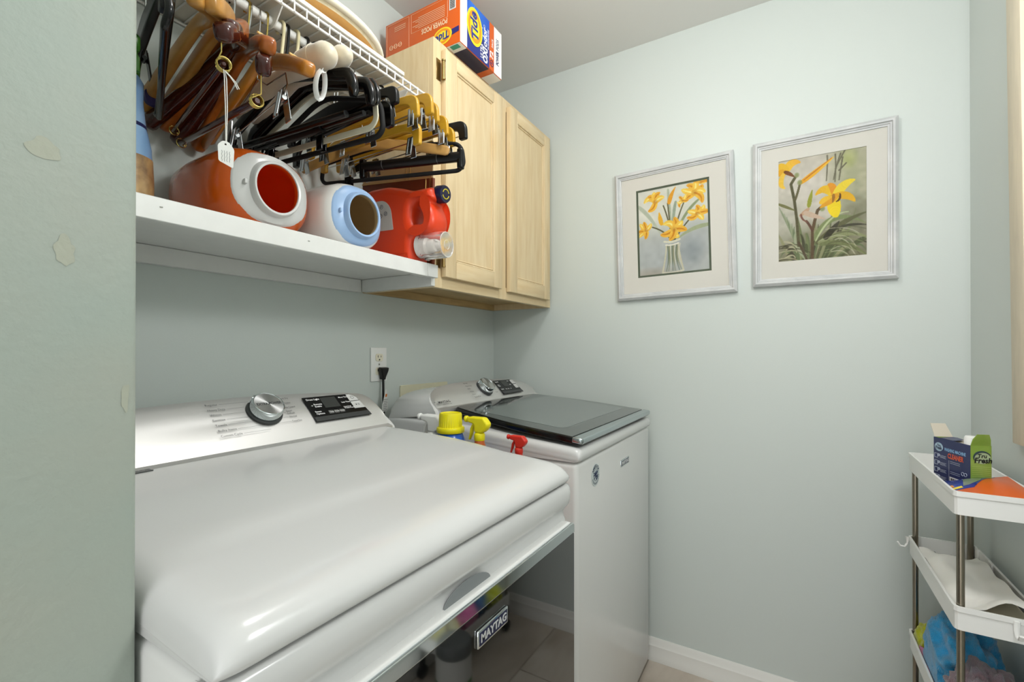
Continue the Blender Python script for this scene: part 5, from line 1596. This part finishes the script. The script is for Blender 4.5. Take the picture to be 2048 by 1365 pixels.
fz = lambda nm, c, c2=None: M(nm, c, 0.95, spec=0.1, bump=0.9, bscale=420, bdist=0.003, sheen=0.5, var=0.2 if c2 is None else 0.3, vscale=34 if c2 is None else 22, vrgb=c2)
cloth('microfibre_cloth', 'fluffy bright blue microfibre cloth heaped on the third tray of the cart', (1.535, -0.356, .452), (.125, .066, .088), fz('cloth_blue', (46, 160, 216)), 1.3, 0.40)
cloth('microfibre_cloth', 'grey and red mottled cloth crumpled on the third tray of the cart', (1.385, -0.364, .436), (.092, .060, .078), fz('cloth_grey', (116, 122, 134), (150, 112, 118)), 4.2, 0.45, 2.0)
cloth('microfibre_cloth', 'yellow-green cloth at the far end of the third tray', (1.672, -0.330, .408), (.052, .036, .048), fz('cloth_yellow', (204, 208, 40)), 7.7)
cloth('microfibre_cloth', 'pink cloth tucked in front of the blue one on the third tray', (1.560, -0.310, .392), (.110, .024, .036), fz('cloth_pink', (222, 112, 170)), 9.1)
cloth('microfibre_cloth', 'cream and yellow cloth at the near end of the third tray', (1.342, -0.312, .394), (.055, .024, .038), fz('cloth_cream', (226, 222, 190), (214, 206, 60)), 5.9)

cloth('microfibre_cloth', 'pale yellow cloth on the lowest tray of the cart, nearest end', (1.350, -0.350, .160), (.052, .055, .055), fz('cloth_pale', (222, 214, 120), (232, 230, 214)), 2.2, tier=3)
cloth('microfibre_cloth', 'pink cloth on the lowest tray of the cart beside the pale yellow one', (1.455, -0.340, .165), (.062, .046, .055), fz('cloth_pink', (222, 112, 170)), 3.4, tier=3)
cloth('microfibre_cloth', 'deep blue cloth on the lowest tray of the cart', (1.550, -0.365, .175), (.060, .052, .062), fz('cloth_blue2', (24, 96, 150)), 6.3, tier=3)
cloth('microfibre_cloth', 'bright yellow cloth at the far end of the lowest tray of the cart', (1.650, -0.350, .160), (.052, .050, .052), fz('cloth_yellow', (204, 208, 40)), 8.8, tier=3)

# canister on the floor, seen only mirrored in the dryer door
can = thing('wipes_canister', 'white canister with a green band on the floor, mirrored in the dryer door', 'canister', (1.235, -0.215, 0))
obj('canister', G().lathe([(.002, .0005), (.056, .0005), (.060, .005), (.060, .195), (.057, .205)], 36, T(1.235, -.215, 0)), M('canister_white', (232, 232, 228), 0.35), can)
obj('band', G().lathe([(.0604, .108), (.0607, .112), (.0607, .122), (.0604, .126)], 36, T(1.235, -.215, 0), cap=False), M('band_green', (60, 140, 50), 0.4), can)
obj('lid', G().lathe([(.0575, .203), (.060, .206), (.060, .238), (.055, .245), (.001, .246)], 36, T(1.235, -.215, 0)), M('lid_grey', (120, 124, 124), 0.4), can)

# ================================================================== HANGERS ON THE ROD
OAK = M('hanger_natural_wood', (200, 148, 76), 0.3, coat=0.3, var=0.14, vscale=10, vrgb=(178, 124, 54), stretch=(5, 1, 5))
AMBER = M('hanger_amber_wood', (196, 128, 40), 0.28, coat=0.35, var=0.14, vscale=10, vrgb=(172, 104, 28), stretch=(5, 1, 5))
ORNG = M('hanger_orange_wood', (176, 98, 34), 0.28, coat=0.35, var=0.16, vscale=10, vrgb=(146, 74, 22), stretch=(5, 1, 5))
MAHOG = M('hanger_mahogany', (74, 26, 18), 0.18, coat=0.5, var=0.2, vscale=10, vrgb=(52, 16, 12), stretch=(5, 1, 5))
YELW = M('hanger_yellow_wood', (206, 160, 44), 0.32, coat=0.3, var=0.10, vscale=10, vrgb=(190, 140, 30), stretch=(5, 1, 5))
FLATW = M('hanger_flat_wood', (196, 150, 84), 0.4, var=0.14, vscale=10, stretch=(5, 1, 5))
SATIN = M('hanger_cream_satin', (228, 214, 188), 0.32, sheen=0.6, bump=0.35, bscale=60, bdist=0.002, var=0.06, vscale=20)
IVORY = M('hanger_ivory_plastic', (216, 212, 188), 0.35)
CHR = M('hook_chrome', (205, 205, 205), 0.15, 1.0)
GOLD = M('hook_brass', (214, 190, 110), 0.2, 1.0)
CLIPM = M('clip_steel', (198, 202, 204), 0.18, 1.0)

LOC = lambda x: (x, ROD_Y, ROD_Z)


def hook(root, x, neck, mat, r=0.0019, R=None):
    neck = V(neck)
    R = ROD_R + r + 0.0006 if R is None else R
    pts = []
    for a in range(-35, 181, 18):
        q = math.radians(a)
        pts.append(V((x, ROD_Y + R * math.cos(q), ROD_Z + R * math.sin(q))))
    p = pts[-1]
    for k in range(1, 9):
        t = k / 8
        s = t * t * (3 - 2 * t)
        pts.append(V((p.x + (neck.x - p.x) * s, p.y + (neck.y - p.y) * s, p.z + (neck.z - p.z) * t)))
    obj('hook', G().sweep(pts, r, n=8), mat, root)


def arm_pts(neck, near, far, hp=1.8, zp=1.35, n=9, dip=0.0):
    neck, near, far = V(neck), V(near), V(far)
    out = []
    for k in range(-n, n + 1):
        s = abs(k) / n
        tip = near if k < 0 else far
        x = neck.x + (tip.x - neck.x) * s ** hp
        y = neck.y + (tip.y - neck.y) * s
        z = neck.z + (tip.z - neck.z) * s ** zp + dip * math.sin(PI * s)
        out.append(V((x, y, z)))
    return out


def hroot(nm, label, x, grp):
    return thing(nm, label, 'hanger', LOC(x), 0, grp)


def suit(label, neck, near, far, mat, hmat, w=(0.008, 0.0125), h=(0.016, 0.016), grp='wooden suit hangers on the rod', bar=None, tipmat=None, notch=False, hp=1.8, rod_x=None):
    neck = V(neck)
    root = hroot('suit_hanger', label, neck.x if rod_x is None else rod_x, grp)
    P_ = arm_pts(neck, near, far, hp)
    m = len(P_)
    W, H = [], []
    for k in range(m):
        s = abs(k - m // 2) / (m // 2)
        W.append(w[0] + (w[1] - w[0]) * s ** 1.4)
        H.append(h[0] + (h[1] - h[0]) * s)
    # rounded ends
    d0, d1 = (P_[0] - P_[1]).normalized(), (P_[-1] - P_[-2]).normalized()
    P_ = [P_[0] + d0 * .010, P_[0] + d0 * .007] + P_ + [P_[-1] + d1 * .007, P_[-1] + d1 * .010]
    W = [W[0] * .45, W[0] * .82] + W + [W[-1] * .82, W[-1] * .45]
    H = [H[0] * .45, H[0] * .82] + H + [H[-1] * .82, H[-1] * .45]
    obj('shoulders', G().sweep(P_, W, H, n=16, ex=3.2), mat, root, ang=50)
    if tipmat is not None:
        obj('near_tip', G().sweep([P_[0] + d0 * .001, P_[1] + d0 * .001, P_[2], P_[3]], [W[0] * 1.02, W[1] * 1.03, W[2] * 1.04, W[3] * 1.03], [H[0] * 1.02, H[1] * 1.03, H[2] * 1.04, H[3] * 1.03], n=16, ex=3.2), tipmat, root, ang=50)
    hook(root, root.location.x, neck + V((0, 0, h[0] - .002)), hmat)
    if notch:
        q = P_[5]
        obj('notch', G().sweep([q + V((-W[5] * .98, -.004, H[5] * .98)), q + V((W[5] * .98, -.004, H[5] * .98))], 0.0022, n=6), M('notch_pale', (232, 200, 130), 0.5), root)
    if bar:
        a, b = V(bar[0]), V(bar[1])
        d = (b - a).normalized()
        obj('trouser_bar', G().sweep([a, a + d * .004, b - d * .004, b], [bar[2] * .7, bar[2], bar[2], bar[2] * .7], n=12), bar[3], root)
        # brass wire dropping from the near tip and coiling round the bar end
        if bar[4]:
            top = V(near) + V((0, .006, -.010))
            g = G()
            pts = [top, V((top.x, top.y, a.z + .012))]
            for k in range(0, 60):
                an = 2 * PI * k / 15
                sd = V((-d.y, d.x, 0)).normalized()
                pts.append(a + d * (-.002 + .003 * k / 15) + sd * .0105 * math.cos(an) + V((0, 0, .0105 * math.sin(an))))
            g.sweep(pts, 0.0011, n=6)
            obj('wire_coil', g, GOLD, root)
            g = G()
            t2 = V(far) + V((0, -.02, -.008))
            g.sweep([t2, V((t2.x, t2.y, b.z + .010)), b + V((0, -.004, -.004)), b + V((0, -.02, -.009))], 0.0011, n=6)
            g.sweep([b + V((0, -.006, 0)) + V((.0095 * math.cos(q), 0, .0095 * math.sin(q))) for q in np.linspace(0, 2 * PI, 14, endpoint=False)], 0.0011, n=6, closed=True)
            obj('end_wire', g, GOLD, root)
    return root


def clip_at(root, p, d, s=1.0, tilt=0.15, mat=None, pads=None):
    """spring clip hanging at p on a bar running along d (world horizontal unit vector)"""
    p, d = V(p), V(d).normalized()
    sd = V((-d.y, d.x, 0))
    g = G()
    for k in (1, -1):
        m = Matrix.Translation(p) @ frame((0, 0, 0), d, sd).to_3x3().to_4x4() @ Matrix.Rotation(k * tilt, 4, 'X')
        g.box((-.010 * s, k * .0045 * s - .0008, -.034 * s), (.010 * s, k * .0045 * s + .0008, .014 * s), .0008, 1, mat=m)
        g.box((-.008 * s, k * .0058 * s - .0006, -.030 * s), (-.004 * s, k * .0058 * s + .0006, .010 * s), mat=m)
        g.box((.004 * s, k * .0058 * s - .0006, -.030 * s), (.008 * s, k * .0058 * s + .0006, .010 * s), mat=m)
    g.sweep([p - d * .009 * s, p + d * .009 * s], .0038 * s, n=10)
    c = obj('clip', g, CLIPM if mat is None else mat, root, ang=30)
    return c


def clip_hanger(label, near, far, zoff, mat, grp, hmat=CHR, hh=0.036, drop=0.052, th=0.011, clips=True, wire=True, cl=(0.07, 0.80), pads=None, arch=0.022, endw=0.024, name='clip_hanger'):
    """flat board with down-turned ends, wire bar and spring clips"""
    near, far = V(near), V(far)
    d = far - near
    L = V((d.x, d.y, 0)).length
    dh = V((d.x, d.y, 0)).normalized()
    f = (ROD_Y - near.y) / (far.y - near.y)
    c = near + d * f
    root = hroot(name, label, c.x, grp)
    fm = frame(near, d, (0, 0, 1))
    LL = d.length
    cx_ = LL * f
    e = endw
    ol = [(0, -drop), (e, -drop), (e, -hh * .55), (e + .030, -hh * .30), (cx_ - .03, arch - hh * .85), (cx_ + .03, arch - hh * .85), (LL - e - .030, -hh * .30), (LL - e, -hh * .55), (LL - e, -drop), (LL, -drop), (LL, 0.004), (cx_ + .05, arch), (cx_, arch + .006), (cx_ - .05, arch), (0, 0.004)]
    rr = [.006, .006, .014, .02, .04, .04, .02, .014, .006, .006, .030, .05, .03, .05, .030]
    pl = [(p.x, p.y) for p in rounded([V((a, b, 0)) for a, b in ol], rr, 5)]
    obj('board', G().plate([pl], th, min(.0035, th * .3), fm, res=3), mat, root, ang=45)
    hook(root, c.x, c + V((0, 0, arch)), hmat)
    zb = -drop + .012
    if wire:
        a, b = fm @ V((e * .5, zb, 0)), fm @ V((LL - e * .5, zb, 0))
        obj('wire_bar', G().sweep([a, b], 0.0014, n=6), CLIPM, root)
    if clips:
        for q in cl:
            clip_at(root, fm @ V((LL * q, zb - .002, 0)), d, 1.0, 0.14, pads)
    return root


def tube_hanger(label, neck, near, far, zbar, mat, hmat, grp, r=0.0048, rx=None, hang_mat=None, clips=None, band=None, name='tubular_hanger'):
    """closed triangle of tube: shoulders and trouser rod in one piece"""
    neck, near, far = V(neck), V(near), V(far)
    root = hroot(name, label, neck.x, grp)
    nb_, fb_ = V((near.x, near.y + .004, zbar)), V((far.x, far.y - .004, zbar))
    pts = rounded([neck, near + V((0, .006, .010)), nb_ + V((0, -.006, .012)), nb_ + V((0, .010, -.002)), fb_ + V((0, -.010, -.002)), fb_ + V((0, .006, .012)), far + V((0, -.006, .010))], [.05, .03, .014, .014, .014, .014, .03], 6)
    if band:
        obj('loop', G().sweep(pts, band[0], band[1], n=10, ex=4, closed=True, up=(1, 0, 0)), mat, root, ang=50)
    else:
        obj('loop', G().sweep(pts, r, n=10, closed=True), mat, root, ang=60)
    hook(root, neck.x, neck, hmat, 0.0019 if hang_mat is None else 0.0032)
    if clips:
        d = (fb_ - nb_).normalized()
        for q in clips:
            p = nb_.lerp(fb_, q)
            m = Matrix.Translation(p) @ frame((0, 0, 0), d, (0, 0, 1))
            g = G().box((-.010, -.024, -.0085), (.010, .012, -.003), .002, 2, mat=m).box((-.010, -.024, .003), (.010, .012, .0085), .002, 2, mat=m).box((-.008, .004, -.006), (.008, .012, .006), .002, 2, mat=m)
            obj('slide_clip', g, BLACKG, root)
    return root


# --- far left, partly behind the wall end
clip_hanger('broad black clip hanger at the far left, by the wall end', (0.326, 0.80, 1.776), (0.405, 1.13, 1.785), 0, BLACKP, 'black clip hangers on the rod', drop=.050, clips=True, wire=False, pads=BLACKP, cl=(0.62, 0.93), th=.014)
tube_hanger('narrow black plastic hanger with a steep V corner, leftmost of the tubular hangers', (0.412, 0.985, 1.872), (0.318, 0.77, 1.725), (0.441, 1.125, 1.690), 1.692, BLACKG, BLACKP, 'black tubular hangers on the rod', r=.0058, hang_mat=1)
# --- natural and mahogany suit hangers
r_ = suit('thick natural wood suit hanger with a dark blue band on its far arm', (0.462, 0.99, 1.858), (0.352, 0.775, 1.752), (0.440, 1.185, 1.738), OAK, CHR)
obj('band', G().sweep([(0.444, 1.150, 1.7455), (0.4434, 1.158, 1.7435)], [0.0134, 0.0134], [0.0172, 0.0172], n=16, ex=3.2), M('band_indigo', (44, 38, 92), 0.5), r_)
suit('thick natural wood suit hanger tucked right behind the banded one', (0.494, 0.99, 1.860), (0.377, 0.775, 1.757), (0.478, 1.185, 1.736), OAK, CHR)
suit('dark mahogany suit hanger behind the two thick natural ones', (0.522, 0.99, 1.846), (0.418, 0.80, 1.748), (0.452, 1.185, 1.704), MAHOG, CHR)
tagh = suit('mahogany suit hanger with orange-lit arm, a brass coil and the white string tag', (0.522, 0.99, 1.880), (0.400, 0.785, 1.727), (0.482, 1.185, 1.710), ORNG, CHR, w=(.009, .0145), h=(.017, .0145), bar=((0.409, 0.800, 1.686), (0.482, 1.150, 1.690), .0042, MAHOG, True), tipmat=MAHOG)  # orange wood colour stands in for light on the mahogany arm
suit('mahogany suit hanger with a dark red trouser bar ending in a brass coil', (0.556, 0.99, 1.872), (0.470, 0.792, 1.712), (0.503, 1.175, 1.684), MAHOG, CHR, w=(.009, .013), h=(.016, .017), bar=((0.466, 0.802, 1.652), (0.496, 1.150, 1.668), .0062, MAHOG, True))
suit('orange-brown notched wooden hanger with a yellow dowel, left of the satin ones', (0.552, 0.99, 1.850), (0.474, 0.785, 1.748), (0.548, 1.185, 1.690), ORNG, GOLD, w=(.008, .014), h=(.016, .015), bar=((0.488, 0.815, 1.752), (0.556, 1.180, 1.690), .0085, AMBER, False), notch=True, hp=1.2)
rb = suit('amber notched wooden hanger with a white ribbon loop at its near tip', (0.592, 0.99, 1.842), (0.553, 0.785, 1.748), (0.570, 1.185, 1.716), AMBER, GOLD, w=(.008, .014), h=(.016, .014), notch=True, hp=1.2)
g = G()
c = V((0.566, 0.775, 1.745))
lp = [c + V((0.010 + .010 * math.sin(t), -.004 + 0.012 * math.sin(t * .5), -.018 + .026 * math.cos(t))) for t in np.linspace(0, 2 * PI, 22, endpoint=False)]
g.sweep(lp, .0055, .0008, n=8, ex=3, closed=True, up=(1, 0.4, 0))
obj('ribbon', g, M('ribbon_white', (232, 232, 230), 0.35), rb)
# string tag
stg = thing('string_tag', 'white paper tag hanging on a thin string from the brass coil', 'tag', (0.409, 0.797, 1.675))
g = G()
g.sweep([(0.408, 0.800, 1.676), (0.4075, 0.7965, 1.66), (0.4085, 0.795, 1.61), (0.4095, 0.7955, 1.556)], .0008, n=5)
g.sweep([(0.410, 0.800, 1.676), (0.4110, 0.7965, 1.66), (0.4115, 0.795, 1.61), (0.4105, 0.7955, 1.554)], .0008, n=5)
g.sweep([(0.409, 0.797, 1.673), (0.415, 0.795, 1.668), (0.424, 0.793, 1.660), (0.429, 0.792, 1.651)], .0008, n=5)
g.sweep([(0.409, 0.797, 1.672), (0.415, 0.794, 1.666), (0.422, 0.792, 1.657), (0.426, 0.792, 1.649)], .0008, n=5)
obj('string', g, M('string_white', (224, 222, 216), 0.8), stg)
ftg = frame((0.410, 0.795, 1.535), (0.92, -0.38, 0), (0, 0, 1))
obj('tag', G().plate([[(p.x, p.y) for p in rounded([V((-.011, -.012, 0)), V((.010, -.021, 0)), V((.0115, .010, 0)), V((.004, .021, 0)), V((-.005, .022, 0)), V((-.012, .014, 0))], .003, 3)], ell(-.001, .0165, .0016, .0016, 10)[::-1]], .0006, 0, ftg), M('tag_white', (236, 236, 232), 0.6), stg)
g = G()
for k in range(4):
    y = -.012 + .0 * k
    xx = -.006 + k * .0036
    g.sweep([ftg @ V((xx + .0006 * math.sin(j * 2.1 + k), -.012 + j * .0022, .0005)) for j in range(9)], .00028, n=4)
obj('faint_ink', g, M('faint_ink', (150, 150, 152), 0.7), stg)
# wire trouser hanger with two big metal clips
wr = hroot('wire_hanger', 'silver wire trouser hanger with two broad metal clips', 0.575, 'wire hangers on the rod')
hook(wr, 0.575, (0.572, 0.985, 1.80), CHR, .0014)
na, fa = V((0.545, 0.845, 1.712)), V((0.606, 1.150, 1.724))
g = G().sweep([(0.572, 0.985, 1.80), (0.566, 0.94, 1.770), (0.551, 0.852, 1.760), (0.548, 0.842, 1.735), (0.5455, 0.845, 1.712)], .0014, n=6)
g.sweep([(0.572, 0.985, 1.80), (0.585, 1.04, 1.785), (0.604, 1.145, 1.765), (0.606, 1.152, 1.735), (0.606, 1.150, 1.724)], .0014, n=6)
g.sweep([na, fa], .0014, n=6)
obj('wire', g, CHR, wr)
dw = (fa - na).normalized()
clip_at(wr, na + dw * .012 + V((0, 0, -.004)), dw, 1.25, .16)
clip_at(wr, fa - dw * .03 + V((0, 0, -.004)), dw, 1.25, .16)
# satin padded hangers


def padded(label, neck, near, far, r):
    root = hroot('padded_hanger', label, neck[0], 'padded satin hangers on the rod')
    P_ = arm_pts(neck, near, far, 1.2, 1.6, 11)
    m = len(P_)
    W = []
    for k in range(m):
        s = abs(k - m // 2) / (m // 2)
        W.append(r * (.62 + .44 * math.sin(PI * .5 * min(1, s * 1.25))) * (1.0 if s < .9 else .93))
    d0, d1 = (P_[0] - P_[1]).normalized(), (P_[-1] - P_[-2]).normalized()
    tips = ((.024, .25), (.020, .55), (.011, .82))
    P_ = [P_[0] + d0 * a for a, b in tips] + P_ + [P_[-1] + d1 * a for a, b in reversed(tips)]
    W = [W[0] * b for a, b in tips] + W + [W[-1] * b for a, b in reversed(tips)]
    obj('padding', G().sweep(P_, W, n=22), SATIN, root, ang=80)
    g = G()
    for q in (5, 8, 17, 20):
        g.sweep([P_[q] + V((W[q] * 1.005 * math.cos(t), 0, W[q] * 1.005 * math.sin(t))) for t in np.linspace(0, 2 * PI, 20, endpoint=False)], .0009, n=5, closed=True)
    obj('seam', g, SATIN, root)
    hook(root, neck[0], V(neck) + V((0, 0, r * .6)), M('hook_cream', (226, 216, 176), 0.4), .0036)


padded('cream padded satin hanger, the nearer of the pair', (0.628, 0.99, 1.832), (0.604, 0.800, 1.808), (0.640, 1.155, 1.800), 0.0255)
padded('cream padded satin hanger, the further of the pair', (0.664, 0.99, 1.840), (0.645, 0.800, 1.828), (0.672, 1.155, 1.806), 0.0215)
# moulded black hangers
BK = 'black moulded hangers on the rod'


def moulded(label, neck, near, far, zbar, w=.0085, h=.017, bar_r=.006, grp=BK, tube=None):
    neck = V(neck)
    root = hroot('moulded_hanger', label, neck.x, grp)
    P_ = arm_pts(neck, near, far, 1.5, 1.25, 10)
    m = len(P_)
    d0, d1 = (P_[0] - P_[1]).normalized(), (P_[-1] - P_[-2]).normalized()
    dn = V((0, 0, -1))
    P_ = [P_[0] + d0 * .014 + dn * .044, P_[0] + d0 * .016 + dn * .034, P_[0] + d0 * .013 + dn * .018, P_[0] + d0 * .008 + dn * .006] + P_ + [P_[-1] + d1 * .008 + dn * .006, P_[-1] + d1 * .013 + dn * .018, P_[-1] + d1 * .016 + dn * .034, P_[-1] + d1 * .014 + dn * .044]
    k = len(P_)
    W = [w] * k
    H = [h * (.6 if i in (0, k - 1) else .75 if i in (1, k - 2) else .85) if i < 4 or i > k - 5 else h for i in range(k)]
    W[0] = W[-1] = w * .6
    obj('shoulders', G().sweep(P_, W, H, n=14, ex=3), BLACKG, root, ang=50)
    a, b = V((near[0], near[1] + .006, zbar)), V((far[0], far[1] - .006, zbar))
    obj('trouser_bar', G().sweep([a, b], bar_r, n=12), BLACKG, root)
    if tube:
        obj('grip_sleeve', G().sweep([a.lerp(b, tube[0]), a.lerp(b, tube[1])], bar_r * 1.9, n=16), BLACKP, root)
    hook(root, neck.x, neck + V((0, 0, h - .002)), BLACKP, .003)
    return root


moulded('broad black moulded hanger with a long lower bar, right of the wire hanger', (0.640, 0.99, 1.838), (0.655, 0.795, 1.792), (0.628, 1.180, 1.752), 1.712, h=.014, bar_r=.0075)
moulded('glossy black moulded hanger with a padded grip sleeve, among the middle hangers', (0.690, 0.99, 1.846), (0.694, 0.785, 1.788), (0.676, 1.175, 1.770), 1.728, w=.009, h=.015, tube=(.35, .75))
moulded('black moulded hanger pressed between the grip-sleeve hanger and the ivory one', (0.712, 0.99, 1.850), (0.714, 0.790, 1.800), (0.70, 1.175, 1.778), 1.738, w=.007, h=.013)
tube_hanger('ivory flat-band plastic hanger with two black slide clips', (0.712, 0.99, 1.842), (0.722, 0.786, 1.792), (0.694, 1.188, 1.738), 1.712, IVORY, IVORY, 'ivory plastic hanger', band=(.0075, .0022), clips=(.42, .86))
tube_hanger('black tubular hanger hanging just right of the ivory band hanger', (0.738, 0.99, 1.838), (0.742, 0.786, 1.768), (0.712, 1.188, 1.724), 1.700, BLACKV, BLACKP, 'black tubular hangers on the rod', r=.0062, hang_mat=1)
clip_hanger('black clip hanger with a high near end beside the ivory band hanger', (0.778, 0.775, 1.822), (0.765, 1.170, 1.800), 0, BLACKP, 'black clip hangers on the rod', clips=True, cl=(.07, .82), drop=.038, th=.013)
clip_hanger('black clip hanger with a drooping near end below the high one', (0.772, 0.785, 1.790), (0.785, 1.175, 1.775), 0, BLACKG, 'black clip hangers on the rod', clips=True, cl=(.20, .88), drop=.060, th=.013)
# yellow wooden clip hangers
YG = 'yellow wooden clip hangers on the rod'
clip_hanger('yellow wooden clip hanger, leftmost of the row', (0.836, 0.765, 1.828), (0.820, 1.165, 1.800), 0, YELW, YG, cl=(.055, .84))
clip_hanger('yellow wooden clip hanger standing highest of the row', (0.872, 0.752, 1.846), (0.858, 1.155, 1.818), 0, YELW, YG, cl=(.10, .78))
clip_hanger('yellow wooden clip hanger with a clip showing below it, third of the row', (0.916, 0.772, 1.850), (0.895, 1.175, 1.815), 0, YELW, YG, cl=(.05, .80))
clip_hanger('yellow wooden clip hanger, fourth of the row', (0.955, 0.772, 1.832), (0.925, 1.175, 1.800), 0, YELW, YG, cl=(.05, .86))
clip_hanger('yellow wooden clip hanger, furthest right of the row', (0.984, 0.772, 1.814), (0.955, 1.170, 1.79), 0, YELW, YG, cl=(.06, .80))
clip_hanger('yellow wooden clip hanger sagging lowest, tilted in front of the others', (0.852, 0.770, 1.768), (0.868, 1.165, 1.778), 0, YELW, YG, cl=(.085, .74))
clip_hanger('black clip hanger poking out past the last yellow one', (0.998, 0.742, 1.826), (0.975, 1.150, 1.806), 0, BLACKP, 'black clip hangers on the rod', cl=(.3, .8), drop=.046, th=.013)
# thin flat natural hanger and the black trouser hanger at the right end
suit('thin flat natural wood hanger turned askew under the yellow ones', (0.893, 0.99, 1.782), (0.958, 0.780, 1.742), (0.828, 1.190, 1.732), FLATW, CHR, w=(.0045, .0045), h=(.015, .013), grp='flat wooden hanger', hp=1.0)
pr = tube_hanger('black trouser hanger with a padded roller and a long lower rod, lowest at the right', (0.925, 0.99, 1.790), (0.988, 0.745, 1.756), (0.868, 1.165, 1.742), 1.697, BLACKV, BLACKP, 'black tubular hangers on the rod', r=.0056, hang_mat=1, clips=(.80,))
a, b = V((0.986, 0.752, 1.730)), V((0.905, 1.035, 1.732))
obj('roller', G().sweep([a, b], .0135, n=18), BLACKP, pr)
for q in (.22, .78):
    p = a.lerp(b, q)
    d = (b - a).normalized()
    obj('roller_ring', G().sweep([p - d * .0006, p + d * .0006], .0137, n=18), M('ring_grey', (120, 120, 122), 0.4), pr)
for p in (a, b):
    m = Matrix.Translation(p) @ frame((0, 0, 0), (a - b), (0, 0, 1))
    g = G().plate([rrect(-.010, -.034, .010, .022, .008)], .016, .004, Matrix.Translation(p) @ frame((0, 0, 0), V((-(b - a).y, (b - a).x, 0)), (0, 0, 1)))
    o_ = obj('end_cap', g, BLACKG, pr)
